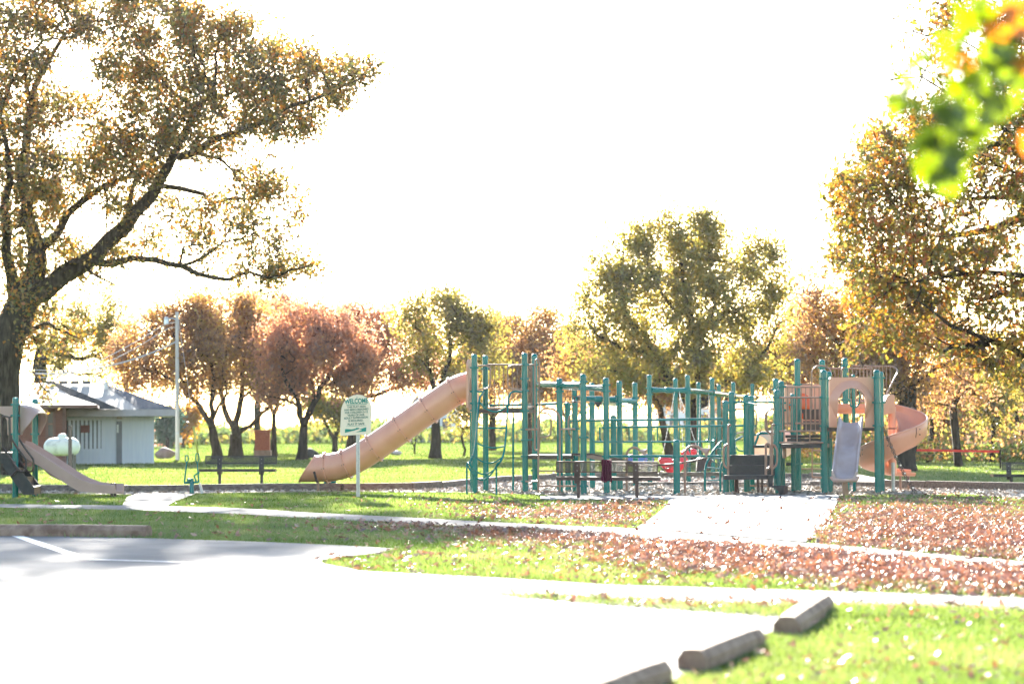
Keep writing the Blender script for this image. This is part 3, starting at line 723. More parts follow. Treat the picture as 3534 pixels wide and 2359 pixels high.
def bare(q):
    x, y = pix(q[:, 0], q[:, 1], q[:, 2]); return np.where((y < 330) & (x < 3230), .05, 1.0)
RBL += [(850, 250, 70), (930, 60, 60), (780, 340, 60), (700, 420, 55), (820, 60, 50), (480, 120, 85), (560, 50, 80), (440, 50, 50), (420, 290, 55), (500, 240, 60), (600, 200, 60), (700, 60, 70)]
att = []
for x, y, r_ in RBL:
    n = int(3 + r_ * r_ * .012); a = rng.uniform(0, 6.28, n); q = r_ * np.sqrt(rng.uniform(0, 1, n)); dep = rng.uniform(-1, 1, n) * min(1.7, .5 + r_ / 60)
    for i in range(n): att.append(tuple(z2(x + q[i] * math.cos(a[i]), y + q[i] * math.sin(a[i]), YR + dep[i])))
pos, par = grow(pos, par, att, 1.2, .16, .14, 60, rng, .02, .25)
put_tree('oak_tree', rb, pos, par, .26, .0045, 'right_leaf', 'near oak with yellow and rust leaves reaching in from the right edge', .012, .11, (.06, .135), 29000, 'bark', clump=3.2, tmpl=(LOBED_V, LOBED_F), nleaf=nseed, rough=.03, wfun=bare)
print('right nodes', len(pos))

# ---- middle-distance and far trees: crown given as ellipses (photograph, half size), trunk base and distance
def park_tree(name, trunk, Y, ells, leafmat, label, rb=.2, rt=.019, leaves=14000, nat=420, size=(.10, .2), sig=.34, fork=None, limbs=None, lean=0, infl=2.6, kill=.42, step=.36, group='park trees behind the playground', thick=.55, thr=.055, rmin=0.0, jit=.3):
    leaves = int(leaves * .88); ells = [(a_, b_ - (12 if b_ > 860 else 0), c_ * 1.14, d_ * 1.06) for a_, b_, c_, d_ in ells]
    x, yb = trunk; p0 = Pd(x, yb, Y); base = Vector((p0.x, Y, 0)); mpp = Y * 1.50447 / F
    pos = [np.array((base.x, Y, -.05))]; par = [-1]
    fy = fork or min(e[1] + e[3] for e in ells) + 20
    kf = chain(pos, par, [tuple(Pd(x + lean * .5, (yb + fy) / 2, Y)), tuple(Pd(x + lean, fy, Y))], 0, step, .04)
    cx_ = Pd(x + lean, fy, Y)
    att = []
    tot = sum(e[2] * e[3] for e in ells)
    for ex, ey, rx, ry in ells:
        n = int(nat * rx * ry / tot) + 3
        v = rng.normal(0, 1, (n, 3)); v /= np.linalg.norm(v, axis=1)[:, None]; v *= (rng.uniform(.25, 1, n) ** (1 / 2.2))[:, None]
        c = Pd(ex, ey, Y)
        for i in range(n): att.append((c.x + v[i, 0] * rx * mpp, Y + v[i, 1] * max(rx, ry) * mpp * thick, max(1.2, c.z + v[i, 2] * ry * mpp)))
    for l_, q_ in (limbs or ()):
        pts = [tuple(Pd(a_, b_, Y + random.uniform(-.6, .6))) for a_, b_ in l_]; chain(pos, par, pts, nearest(pos, pts[0]), step, .06, q_)
    # a few main limbs towards the ellipses, then colonisation
    for ex, ey, rx, ry in ([] if limbs else ells):
        c = Pd(ex, ey + ry * .45, Y + random.uniform(-.5, .5) * rx * mpp); s = kf if random.random() < .7 else max(0, kf - 2)
        s = kf; a = np.array(pos[s]); m1 = a * .45 + np.array(c) * .55; m1[2] -= .06 * np.linalg.norm(np.array(c) - a); m1 += rng.normal(0, .25, 3)
        chain(pos, par, [tuple(m1), tuple(c)], s, step, .07)
    pos, par = grow(pos, par, att, infl, kill, step, 45, rng, .03, jit)
    return put_tree(name, base, pos, par, rb, rt, leafmat, label, thr, sig, size, leaves, group=group, rmin=rmin, clump=3.0)

park_tree('oak_tree', (95, 1050), 128, [(170, 740, 110, 80), (230, 720, 70, 62), (110, 800, 70, 70), (190, 830, 110, 60), (255, 770, 50, 60), (70, 720, 60, 60)], 'yellow_leaf', 'yellow green tree rising behind the grey shed roof', .35, leaves=17000)
park_tree('oak_tree', (498, 1049), 108, [(400, 800, 130, 95), (330, 850, 75, 60), (450, 730, 75, 50), (480, 830, 75, 80), (380, 730, 60, 40)], 'brown_leaf', 'brown leaved oak beside the white utility pole', .26, leaves=24000, nat=620, lean=-14, fork=965,
          limbs=[([(486, 975), (450, 920), (410, 880), (360, 850)], (.14, .05)), ([(484, 970), (490, 880), (470, 800), (450, 740)], (.13, .04)), ([(484, 970), (520, 900), (510, 840)], (.09, .03)), ([(430, 900), (400, 820), (400, 760)], (.07, .03))])
park_tree('oak_tree', (541, 1050), 111, [(550, 790, 95, 95), (510, 710, 70, 40), (600, 740, 60, 50), (540, 890, 80, 40), (620, 880, 50, 50)], 'brown_leaf', 'thick trunked oak behind the mesh bench, low fork', .34, leaves=20000, nat=520, fork=995,
          limbs=[([(541, 1000), (515, 940), (505, 880), (500, 800)], (.17, .05)), ([(541, 1000), (550, 930), (555, 850), (550, 760)], (.17, .05)), ([(543, 1000), (590, 960), (640, 910), (680, 870)], (.12, .04)), ([(550, 930), (590, 880), (600, 800)], (.08, .03))])
park_tree('oak_tree', (628, 1047), 117, [(650, 760, 100, 75), (700, 740, 60, 50), (600, 800, 60, 70), (660, 850, 90, 40)], 'red_leaf', 'slim red oak just right of the brick kiosk', .19, leaves=19000, nat=500, fork=945,
          limbs=[([(628, 950), (600, 880), (600, 810)], (.10, .03)), ([(628, 950), (640, 870), (660, 790), (670, 730)], (.12, .03)), ([(634, 910), (690, 860), (710, 800)], (.07, .03))])
park_tree('oak_tree', (692, 1055), 104, [(730, 790, 115, 85), (660, 840, 60, 55), (800, 840, 70, 60), (740, 730, 70, 40), (690, 880, 60, 30)], 'red_leaf', 'red oak with forked trunk in front of the dark boulder', .25, leaves=23000, nat=600, fork=970, lean=6,
          limbs=[([(697, 972), (680, 910), (650, 860), (640, 800)], (.14, .04)), ([(697, 972), (730, 910), (760, 850), (770, 770)], (.15, .04)), ([(720, 925), (720, 850), (720, 770)], (.09, .03)), ([(686, 930), (640, 912), (590, 900)], (.06, .02)), ([(745, 885), (800, 860), (830, 820)], (.07, .02))])
park_tree('oak_tree', (804, 1052), 113, [(860, 780, 120, 80), (940, 810, 80, 70), (1010, 860, 60, 50), (820, 730, 60, 40), (890, 870, 100, 40)], 'red_leaf', 'broad red oak standing directly behind the welcome sign', .27, leaves=24000, nat=620, fork=920, lean=6,
          limbs=[([(810, 925), (790, 860), (790, 790), (810, 740)], (.13, .04)), ([(810, 925), (850, 870), (880, 800), (890, 740)], (.14, .04)), ([(815, 920), (880, 900), (940, 880), (1000, 870)], (.11, .03)), ([(860, 855), (920, 830), (950, 780)], (.08, .03))])
park_tree('oak_tree', (998, 1054), 106, [(1020, 745, 105, 70), (950, 710, 45, 45), (1085, 770, 65, 60), (1010, 690, 60, 30), (1040, 830, 85, 45), (1110, 840, 50, 40)], 'yellow_leaf', 'yellow green oak with straight trunk right of the tube slide', .28, leaves=15000, nat=440, lean=3, fork=905,
          limbs=[([(1001, 905), (980, 840), (970, 770), (950, 710)], (.13, .03)), ([(1001, 905), (1030, 830), (1040, 750), (1030, 690)], (.14, .03)), ([(1015, 870), (1060, 820), (1090, 770)], (.09, .03)), ([(1010, 890), (1070, 870), (1120, 850)], (.07, .02))])
park_tree('oak_tree', (1215, 1050), 118, [(1210, 790, 120, 80), (1150, 840, 70, 60), (1290, 830, 70, 70), (1220, 890, 120, 40), (1110, 800, 50, 50)], 'brown_leaf', 'orange brown tree with wide crown behind the ring climber', .24, leaves=30000, nat=700, fork=930,
          limbs=[([(1215, 930), (1180, 860), (1150, 820)], (.12, .03)), ([(1215, 930), (1225, 850), (1220, 770)], (.12, .03)), ([(1218, 920), (1270, 870), (1300, 820)], (.10, .03))])
park_tree('oak_tree', (1592, 1068), 90, [(1560, 700, 220, 150), (1560, 570, 130, 80), (1430, 640, 110, 90), (1700, 640, 120, 90), (1370, 770, 95, 70), (1760, 770, 90, 90), (1570, 495, 60, 28), (1560, 850, 240, 50), (1430, 570, 60, 40), (1740, 570, 60, 40)], 'yellow_leaf', 'tallest oak with wide open crown behind the play posts', .34, leaves=56000, nat=1750, fork=925, size=(.10, .19), sig=.26, kill=.42, step=.33, infl=2.3, thr=.045, rt=.012, group=None,
          limbs=[([(1592, 935), (1540, 870), (1490, 790), (1440, 730), (1420, 650), (1430, 580)], (.20, .04)), ([(1592, 935), (1640, 890), (1700, 850), (1760, 800), (1790, 740)], (.17, .03)), ([(1592, 930), (1600, 840), (1600, 760), (1570, 680), (1560, 580), (1560, 500)], (.19, .03)), ([(1600, 770), (1660, 720), (1700, 650), (1720, 580)], (.13, .03)), ([(1500, 810), (1430, 800), (1370, 770), (1330, 720)], (.10, .02)), ([(1590, 730), (1530, 690), (1490, 620), (1480, 540)], (.09, .02)), ([(1560, 880), (1480, 870), (1400, 850)], (.09, .03)), ([(1665, 715), (1740, 700), (1790, 660)], (.07, .02)), ([(1600, 800), (1640, 700), (1630, 600), (1640, 520)], (.1, .02))])
park_tree('oak_tree', (1540, 1062), 96, [(1430, 850, 110, 60), (1340, 860, 80, 60), (1470, 900, 110, 30), (1300, 820, 45, 50)], 'brown_leaf', 'darker oak whose leaning trunk stands just behind the swing chains', .24, leaves=16000, nat=420, fork=930, lean=-26,
          limbs=[([(1514, 930), (1450, 880), (1380, 850), (1320, 840)], (.14, .03)), ([(1514, 930), (1490, 870), (1450, 830)], (.10, .03))])
park_tree('oak_tree', (1640, 1062), 99, [(1740, 850, 110, 55), (1830, 800, 70, 70), (1700, 900, 120, 30), (1850, 880, 70, 40), (1845, 720, 40, 50)], 'brown_leaf', 'oak with orange tinted crown left of the right play tower', .22, leaves=18000, nat=440, fork=950, lean=14,
          limbs=[([(1654, 950), (1720, 890), (1790, 850), (1840, 800)], (.13, .03)), ([(1654, 950), (1680, 880), (1700, 830)], (.09, .03))])
park_tree('oak_tree', (1130, 1045), 138, [(1150, 790, 90, 70), (1100, 830, 60, 60), (1190, 850, 80, 60), (1130, 900, 90, 40)], 'yellow_leaf', 'farther yellow tree just right of the tall left play tower', .2, leaves=14000, nat=360, fork=960)
park_tree('oak_tree', (1320, 1045), 134, [(1300, 840, 80, 70), (1350, 880, 70, 50), (1260, 880, 60, 50), (1310, 920, 90, 30)], 'brown_leaf', 'farther brown tree filling the gap left of the tallest oak', .2, leaves=15000, nat=360, fork=970)
park_tree('oak_tree', (590, 1040), 142, [(590, 700, 60, 45), (640, 720, 60, 45), (560, 780, 60, 60), (640, 800, 60, 60)], 'yellow_leaf', 'farther yellow green tree whose top shows above the red oaks', .2, leaves=11000, nat=320, fork=930)
park_tree('oak_tree', (2083, 1079), 71, [(2040, 780, 90, 70), (1930, 730, 70, 70), (1890, 800, 60, 70), (2130, 850, 90, 50), (2010, 660, 60, 50), (1870, 690, 36, 60), (1960, 860, 90, 45), (2190, 790, 60, 50), (2060, 880, 100, 30), (2150, 760, 60, 40)], 'brown_leaf', 'dark trunked oak with orange brown leaves behind the spiral slide', .27, leaves=26000, nat=700, fork=900, size=(.08, .17), infl=2, kill=.4, step=.3, group=None)
park_tree('slender_tree', (2200, 1078), 78, [(2180, 860, 60, 50), (2230, 820, 50, 50), (2150, 920, 40, 30), (2240, 900, 36, 36)], 'brown_leaf', 'slender leaning tree left of the orange maple', .13, leaves=4500, nat=260, fork=930, lean=-14, size=(.09, .17), group=None)
park_tree('maple_tree', (2325, 1078), 104, [(2310, 985, 46, 40), (2290, 960, 30, 30), (2345, 1000, 36, 30), (2325, 940, 24, 22)], 'orange_leaf', 'small bright orange maple above the far right bench', .12, leaves=7000, nat=220, fork=1040, infl=1.6, kill=.35, step=.3, group=None)
park_tree('conifer_tree', (2238, 1076), 100, [(2238, 900, 12, 30), (2238, 950, 22, 36), (2238, 1000, 30, 36)], 'conifer_leaf', 'small blue green conifer beside the orange maple', .1, leaves=6000, nat=240, fork=1040, infl=1.5, kill=.3, step=.25, group=None)
park_tree('young_tree', (1062, 1050), 112, [(1062, 930, 30, 36), (1050, 970, 34, 26), (1080, 960, 24, 30)], 'yellow_leaf', 'thin young tree with pale yellow leaves left of the tall play tower', .06, leaves=2200, nat=120, fork=985, infl=1.4, kill=.35, step=.25, size=(.1, .2))
park_tree('young_tree', (951, 1047), 122, [(950, 1000, 22, 22), (958, 975, 18, 20)], 'green_leaf', 'bare thin sapling just left of the straight trunked oak', .05, leaves=350, nat=60, fork=1025, infl=1.2, kill=.3, step=.22)
park_tree('young_tree', (768, 1038), 136, [(765, 960, 40, 36), (735, 950, 40, 30), (795, 980, 26, 26)], 'yellow_leaf', 'low pale yellow tree seen through the gap left of the welcome sign', .16, leaves=5000, nat=160, fork=1005, size=(.14, .28))
park_tree('young_tree', (420, 1024), 175, [(425, 985, 26, 20), (440, 970, 20, 18)], 'orange_leaf', 'small orange tree far behind the boulder', .12, leaves=2600, nat=90, fork=1010, size=(.2, .36))
park_tree('round_shrub', (395, 1018), 182, [(395, 1000, 30, 14)], 'pink_leaf', 'pinkish round shrub far behind the utility pole', .1, leaves=2200, nat=60, fork=1014, size=(.2, .36))
park_tree('evergreen_tree', (384, 1016), 170, [(384, 985, 26, 26), (375, 1000, 22, 16)], 'conifer_leaf', 'dark evergreen close behind the corner of the grey shed', .12, leaves=3200, nat=90, fork=1010, size=(.2, .34))

# ---- far wood: one mass of foliage along the back of the park, and the wood edge on the right
def wood(name, segs, label, mats):
    for k, (mat, share) in enumerate(mats):
        VV = []; FF = []; o = 0
        for (x0, x1, Y0, Y1, ytop, dens, size) in segs:
            n = int(dens * share); Y_ = rng.uniform(Y0, Y1, n); xs = rng.uniform(x0, x1, n)
            X_ = (xs - 1174.5) * 1.50447 / F * Y_
            hmax = H + (978 - ytop) * 1.50447 / F * Y_
            lump = .62 + .22 * np.sin(X_ * .35 + k) + .16 * np.sin(X_ * .93 + 2.1 * k + Y_ * .3)
            z = hmax * lump * rng.uniform(0, 1, n) ** .8
            V, Fs = scatter(SIMPLE_V, SIMPLE_F, np.c_[X_, Y_, z + .1], rng.uniform(size * .6, size * 1.5, n), rot_mats(rng.uniform(0, 6.28, n), rng.normal(0, .9, n), rng.normal(0, .9, n)))
            VV.append(V); FF.append(Fs + o); o += len(V)
        tag(np_mesh(name, np.concatenate(VV), np.concatenate(FF), 3, mat), label[k], 'woodland', kind='stuff')
wood('far_woodland', [(-250, 1150, 205, 245, 962, 12000, .55), (1150, 2000, 205, 245, 964, 9000, .55), (60, 480, 195, 215, 955, 3500, .5)], ['green distant wood along the far edge of the lawn', 'yellow distant trees along the far edge of the lawn'], [('green_leaf', .75), ('yellow_leaf', .25)])
wood('wood_edge', [(1760, 2700, 92, 118, 905, 26000, .22), (2060, 2700, 84, 98, 985, 9000, .17)], ['green undergrowth of the wood edge right of the spiral slide', 'brown leaved undergrowth of the wood edge right of the spiral slide', 'yellow leaves in the wood edge behind the far right bench'], [('green_leaf', .42), ('brown_leaf', .4), ('yellow_leaf', .18)])
for i, (x, yb, Y, ln, h_) in enumerate(((2130, 1070, 88, 8, 880), (2160, 1068, 94, -6, 900), (2275, 1072, 86, 5, 890), (2350, 1070, 92, -10, 870), (2295, 1066, 98, 4, 900))):
    park_tree('wood_tree', (x, yb), Y, [(x + ln, h_, 30, 40), (x - 20, h_ + 50, 30, 30), (x + 26, h_ + 40, 26, 30)], 'brown_leaf' if i % 2 else 'yellow_leaf', 'thin tree in the wood edge, ' + ('first', 'second', 'third', 'fifth', 'fourth')[i] + ' one right of the spiral slide', .09, leaves=2600, nat=160, fork=980, lean=ln, size=(.1, .2), group='thin trees of the wood edge')
# ------------------------------------------------------------------ main play structure
PR = .0635
UD = Vector((math.cos(R(12.5)), -math.sin(R(12.5)), 0)); VD = Vector((math.sin(R(12.5)), math.cos(R(12.5)), 0))
play = thing('play_structure', (3.4, 50.0, 0), 'large green post play structure with tan tube slide and spiral slide', 'playground')
def gx(x, Y, y=1700): return P(x, y, Y).x
def post(x, Y, ytop, parent, r=PR, clamps=(), mat='teal', z0=-.05, xt=None):
    X_ = gx(x, Y); zt = P(x, ytop, Y).z; hh = zt - z0
    dome = [(r * 1.0, hh - r * .95), (r * .96, hh - r * .6), (r * .8, hh - r * .25), (r * .5, hh - r * .06), (r * .12, hh)]
    b = MB(); b.lathe([(r, 0), (r, hh - r * 1.6), (r * 1.045, hh - r * 1.58)] + [(a * 1.045, h_) for a, h_ in dome], (X_, Y, z0), 16)
    o = obj('post', b, mat, parent, smooth=40)
    if clamps:
        for yc in clamps:
            zc = P(x, yc, Y).z; c = MB()
            c.lathe([(r * 1.12, -.022), (r * 1.16, -.018), (r * 1.16, .018), (r * 1.12, .022)], (X_, Y, zc), 14)
            c.box((X_ + r * 1.22, Y - .01, zc), hx=.018, hy=.016, hz=.018); c.box((X_ - r * 1.22, Y - .01, zc), hx=.018, hy=.016, hz=.018)
            obj('clamp', c, mat, o)
    return Vector((X_, Y, 0))
def pipe(pts, r, mat, parent, name='rail', fil=.0, n=8, spline=0):
    pts = [Vector(p) for p in pts]
    if fil: pts = fillet(pts, fil)
    if spline: pts = spl(pts, spline)
    b = MB(); b.tube(pts, r, n); return obj(name, b, mat, parent, smooth=60)
def pp(l, Y0, Y1=None):
    Y1 = Y0 if Y1 is None else Y1
    return [P(x, y, Y0 + (Y1 - Y0) * i / max(1, len(l) - 1)) for i, (x, y) in enumerate(l)]
def guard(x0, x1, yt, yb, Y0, Y1, nb, parent, mat='tan_pipe', r=.018, rb=.010, name='guard_rail'):
    a, b_ = P(x0, yt, Y0), P(x1, yt, Y1); c, d = P(x0, yb, Y0), P(x1, yb, Y1)
    m_ = MB(); m_.tube([a, b_], r, 8); m_.tube([c, d], r, 8); g = obj(name, m_, mat, parent, smooth=60)
    for i in range(nb):
        t = (i + .7) / (nb + .4); m_ = MB(); m_.tube([lerp(c, d, t), lerp(a, b_, t)], rb, 6); obj('bar', m_, mat, g, smooth=60)
    return g
def deck(corners, z, t, mat, parent, name='deck'):
    b = MB(); b.prism([(c.x, c.y) for c in corners], (0, 0, z - t), (1, 0, 0), (0, 1, 0), (0, 0, t)); return obj(name, b, mat, parent, smooth=20)
def chainlink(a, b_, parent, mat='chain_steel', w=.012, link=.06, sag=0, name='chain'):
    a = Vector(a); b_ = Vector(b_); n = max(3, int((b_ - a).length / (link * .78))); m_ = MB(); pts = []
    for i in range(n + 1):
        t = i / n; pts.append(lerp(a, b_, t) - Vector((0, 0, sag * 4 * t * (1 - t))))
    for i in range(n):
        d = (pts[i + 1] - pts[i]).normalized(); c = (pts[i] + pts[i + 1]) / 2; s = Vector((0, 1, 0)).cross(d).normalized() if i % 2 else Vector((0, 1, 0))
        h = link / 2
        m_.tube([c + d * h * .55 + s * w, c + d * h, c + d * h * .55 - s * w, c - d * h * .55 - s * w, c - d * h, c - d * h * .55 + s * w], w * .42, 4, closed=True)
    return obj(name, m_, mat, parent, smooth=60)
def loop(pts, Y, parent, mat='tan_pipe', r=.017, name='hand_loop', fil=.1, Y1=None):
    return pipe(pp(pts, Y, Y1), r, mat, parent, name, fil=fil)

# --- left tower
FL = post(1639, 51.2, 1221, play, clamps=(1268, 1350, 1391, 1416)); BL = post(1677, 52.25, 1225, play, clamps=(1272, 1392))
FR = post(1813, 50.97, 1217, play, clamps=(1258, 1306, 1348, 1417, 1481, 1517, 1574, 1660)); BR = post(1847, 52.0, 1220, play, clamps=(1258, 1344, 1516, 1622))
zD = P(1811, 1410, 51).z
deck([FL, FR, BR, BL], zD, .085, 'brown_deck', play)
guard(1680, 1843, 1258, 1408, 52.2, 51.96, 10, play)
guard(1818, 1843, 1258, 1402, 51.1, 51.9, 2, play)
loop([(1648, 1261), (1692, 1262), (1692, 1338), (1648, 1345)], 51.05, play); loop([(1803, 1260), (1752, 1262), (1753, 1340), (1803, 1345)], 50.85, play)
loop([(1846, 1551), (1846, 1262), (1847, 1243), (1853, 1238), (1859, 1243), (1861, 1262), (1862, 1551), (1846, 1552)], 50.9, play, fil=.04)
# loop climber of bent pipes
lc = thing  # (kept as parts of the structure)
LR = spl([P(1650, 1352, 51.1), P(1668, 1352, 50.95), P(1655, 1375, 50.8), P(1648, 1440, 50.65), P(1644, 1500, 50.5), P(1636, 1560, 50.35), P(1622, 1592, 50.2), P(1612, 1602, 50.15), P(1611, 1640, 50.15), P(1611, 1706, 50.15)], 5)
RR_ = spl([P(1802, 1351, 50.9), P(1768, 1352, 50.75), P(1756, 1375, 50.6), P(1750, 1440, 50.45), P(1746, 1500, 50.3), P(1739, 1560, 50.15), P(1727, 1592, 50.0), P(1715, 1602, 49.95), P(1713, 1640, 49.95), P(1713, 1708, 49.95)], 5)
cl = pipe(LR, .021, 'teal', play, 'loop_climber'); b = MB(); b.tube(RR_, .021, 8); obj('side_rail', b, 'teal', cl, smooth=60)
def near_y(rail, y):
    return min(rail, key=lambda p: abs(pix([p.x], [p.y], [p.z])[1][0] - y))
for yl, yr, sag in ((1390, 1405, .17), (1471, 1471, .0), (1525, 1532, .07), (1567, 1575, .15), (1596, 1590, .25), (1604, 1600, .33)):
    a, c = near_y(LR[:-6], yl), near_y(RR_[:-6], yr); b = MB()
    b.tube([lerp(a, c, i / 10) - Vector((0, .1 * sag, sag * (1 - (2 * i / 10 - 1) ** 2))) for i in range(11)], .017, 7); obj('rung', b, 'teal', cl, smooth=60)
pipe([P(1771, 1424, 51.6), P(1771, 1700, 51.6)], .023, 'teal', play, 'pole'); pipe([P(1624, 1393, 52.0), P(1626, 1700, 52.0)], .022, 'teal', play, 'pole'); pipe([P(1611, 1393, 52.0), P(1640, 1393, 52.0)], .018, 'teal', play)
pipe([P(1688, 1398, 52.2), P(1843, 1397, 52.0), P(1925, 1391, 51.4)], .026, 'teal', play)
# tube slide
ts_px = [(1634, 1331), (1604, 1336), (1571, 1350), (1525, 1381), (1479, 1413), (1386, 1479), (1291, 1545), (1240, 1577), (1195, 1599), (1160, 1609), (1127, 1614)]
path = spl([P(x, y, 51.72 + (1634 - x) / 600 * .75) for x, y in ts_px], 4)
TR = .300
def ring_pts(c, t, r, n=28):
    y = Vector((0, 1, 0)); y = (y - t * y.dot(t)).normalized(); z = y.cross(t); z = z if z.z > 0 else -z
    return [c + (y * math.sin(2 * math.pi * k / n) + z * math.cos(2 * math.pi * k / n)) * r for k in range(n)]
rows = []
for i, c in enumerate(path):
    t = (path[min(i + 1, len(path) - 1)] - path[max(i - 1, 0)]).normalized(); rr = ring_pts(c, t, TR); rows.append(rr + [rr[0]])
tl = (path[-1] - path[-3]).normalized()
for q in (.12, .3, .5, .7, .88, 1.0):
    rr = []
    for k, p in enumerate(rows[-1] if q == .12 else base_row):
        pass
    if q == .12: base_row = rows[-1]
    rr = []
    for k, p in enumerate(base_row):
        cth = math.cos(2 * math.pi * (k % 28) / 28)              # 1 on top, -1 below
        L = .20 + .43 * ((1 - cth) / 2) ** 1.25
        sq = 1 - .06 * q
        c = path[-1]; off = (p - c) * sq
        rr.append(c + off + Vector((-1, .12, .0)).normalized() * L * q + Vector((0, 0, -.02 * q)))
    rows.append(rr)
b = MB(); b.grid(rows); tube = obj('tube_slide', b, 'tan_plastic', play, smooth=50)
b = MB(); b.tube(rows[-1][:-1], .017, 6, closed=True); obj('exit_lip', b, 'tan_plastic', tube, smooth=60)
for x in (1571, 1479, 1386, 1291, 1195, 1127):
    i = min(range(len(path)), key=lambda j: abs(pix([path[j].x], [path[j].y], [path[j].z])[0][0] - x)); c = path[i]
    t = (path[min(i + 1, len(path) - 1)] - path[max(i - 1, 0)]).normalized(); b = MB()
    b.lathe([(TR + .002, -.018), (TR + .038, -.018), (TR + .038, .018), (TR + .002, .018)], c, 28, t, caps=False); fl = obj('flange', b, 'tan_plastic', tube, smooth=40)
    b = MB()
    for p in ring_pts(c, t, TR + .026, 16)[::2]: b.sphere(p - t * .02, .014, 6, 4); b.sphere(p + t * .02, .014, 6, 4)
    obj('bolt', b, 'chain_steel', fl)
# entry plate between the left pair of posts
nrm = -UD; cpl = path[0]; b = MB(); ns = 24; inner = []; outer = []
for k in range(ns):
    a = 2 * math.pi * k / ns; dy, dz = math.sin(a), math.cos(a); inner.append(cpl + VD * dy * .3 + Vector((0, 0, dz * .3)))
    s = min(.46 / max(abs(dy), 1e-6), .56 / max(abs(dz), 1e-6)); outer.append(cpl + VD * dy * s + Vector((0, 0, dz * s)))
vs = inner + outer + [p + nrm * .05 for p in inner + outer]; fs = []
for k in range(ns):
    j = (k + 1) % ns; fs += [(k, j, ns + j, ns + k), (2 * ns + k, 3 * ns + k, 3 * ns + j, 2 * ns + j), (ns + k, ns + j, 3 * ns + j, 3 * ns + k), (k, 2 * ns + k, 2 * ns + j, j)]
b.add(vs, fs); obj('entry_plate', b, 'tan_plastic', tube, smooth=30)
b = MB(); b.beam(P(1096, 1625, 52.35), P(1098, 1694, 52.35), .05, .05, up=(0, 1, 0)); obj('support_leg', b, 'tan_pipe', tube)
b = MB(); b.beam(P(1084, 1626, 52.02), P(1094, 1664, 52.05), .05, .02, up=(0, 1, 0)); obj('bracket', b, 'brown_vinyl', tube)

# --- ring climber, beams, rails in the middle
post(1933, 50.3, 1304, play, clamps=(1350,)); post(1961, 51.8, 1388, play, clamps=(1394, 1637)); post(1985, 52.9, 1312, play); post(1986, 50.8, 1381, play, clamps=(1451, 1480, 1568))
post(2015, 49.0, 1290, play, clamps=(1316, 1341, 1423, 1508, 1676)); post(2045, 54.0, 1320, play, clamps=(1394,)); post(2094, 49.3, 1302, play, clamps=(1327, 1349, 1475, 1574)); post(2119, 51.2, 1431, play, clamps=(1474,))
post(2140, 52.3, 1313, play, clamps=(1366, 1388)); post(2194, 56.0, 1319, play, clamps=(1374, 1393))
def beamp(a, b_, r=.06, joint=True):
    a = Vector(a); b_ = Vector(b_); m_ = MB(); m_.tube([a, b_], r, 14); o = obj('beam', m_, 'teal', play, smooth=50)
    if joint:
        d = (b_ - a).normalized(); m_ = MB(); L = (b_ - a).length
        m_.lathe([(r * 1.02, -.36), (r * 1.22, -.17), (r * 1.28, -.02)], b_, 14, d); obj('collar', m_, 'teal', o, smooth=50)
beamp(P(1852, 1326, 51.7), P(2012, 1330, 49.05)); beamp(P(1938, 1334, 51.4), P(2091, 1340, 49.35)); beamp(P(1988, 1374, 53.0), P(2137, 1379, 52.3)); beamp(P(2046, 1377, 54.0), P(2191, 1384, 56.0))
for xx, Yc in ((1931, 50.3), (2066, 52.55)):
    m_ = MB(); c = P(xx, 1328 if xx < 2000 else 1378, Yc - (.02)); m_.lathe([(.074, -.07), (.08, -.065), (.08, .065), (.074, .07)], c, 14, Vector((1, -.15, 0))); obj('clamp', m_, 'teal', play)
# trapeze rings
for i, xx in enumerate((1943, 1959, 1975, 1990, 2004)):
    Yc = 51.0 - .22 * i; top = P(xx, 1343, Yc); mid = P(xx, 1367, Yc); m_ = MB()
    rgt = Vector((1, -.35, 0)).normalized(); w = .062
    ring = [mid + rgt * (w * math.cos(math.pi * k / 8)) + Vector((0, 0, -.075 + .075 * math.sin(math.pi * k / 8))) for k in range(9)]
    lo = [ring[-1] - Vector((0, 0, .045)), ring[0] - Vector((0, 0, .045))]
    m_.tube(ring + lo, .009, 6, closed=True); o = obj('ring_handle', m_, 'brown_vinyl', play, smooth=60); chainlink(top, mid + Vector((0, 0, .004)), o, 'chain_steel', .008, .04)
# track ride trolley
m_ = MB(); c = P(2064, 1391, 52.3); m_.box(c, hx=.075, hy=.05, hz=.03); m_.box(c - Vector((0, 0, .05)), hx=.045, hy=.03, hz=.03); m_.tube([c - Vector((0, 0, .06)), c - Vector((-.01, 0, .15))], .018, 8); obj('trolley', m_, 'black_rubber', play)
m_ = MB(); m_.beam(P(2076, 1391, 53.0), P(2130, 1395, 52.2), .05, .07); obj('track', m_, 'teal', play)
# mid deck and its ladder arch
deck([Vector((gx(1823, 50.9), 50.9, 0)), Vector((gx(1978, 50.5), 50.5, 0)), Vector((gx(1985, 51.6), 51.6, 0)), Vector((gx(1850, 52), 52, 0))], P(1900, 1569, 50.8).z, .085, 'brown_deck', play)
ar = pipe(pp([(1858, 1694), (1858, 1450), (1860, 1425), (1875, 1411), (1894, 1408), (1914, 1413), (1929, 1430), (1932, 1450), (1932, 1694), (1858, 1696)], 50.2), .019, 'tan_pipe', play, 'ladder_arch', fil=.06)
for y in (1624, 1676): pipe(pp([(1858, y), (1932, y)], 50.2), .016, 'tan_pipe', ar, 'rung')
for a, c in (((1815, 1481), (1857, 1481)), ((1934, 1480), (1984, 1480)), ((1815, 1660), (1857, 1659)), ((1934, 1676), (1984, 1676))): pipe(pp([a, c], 50.7, 50.2) if a[0] < 1850 else pp([a, c], 50.2, 50.7), .016, 'tan_pipe', ar, 'stay')
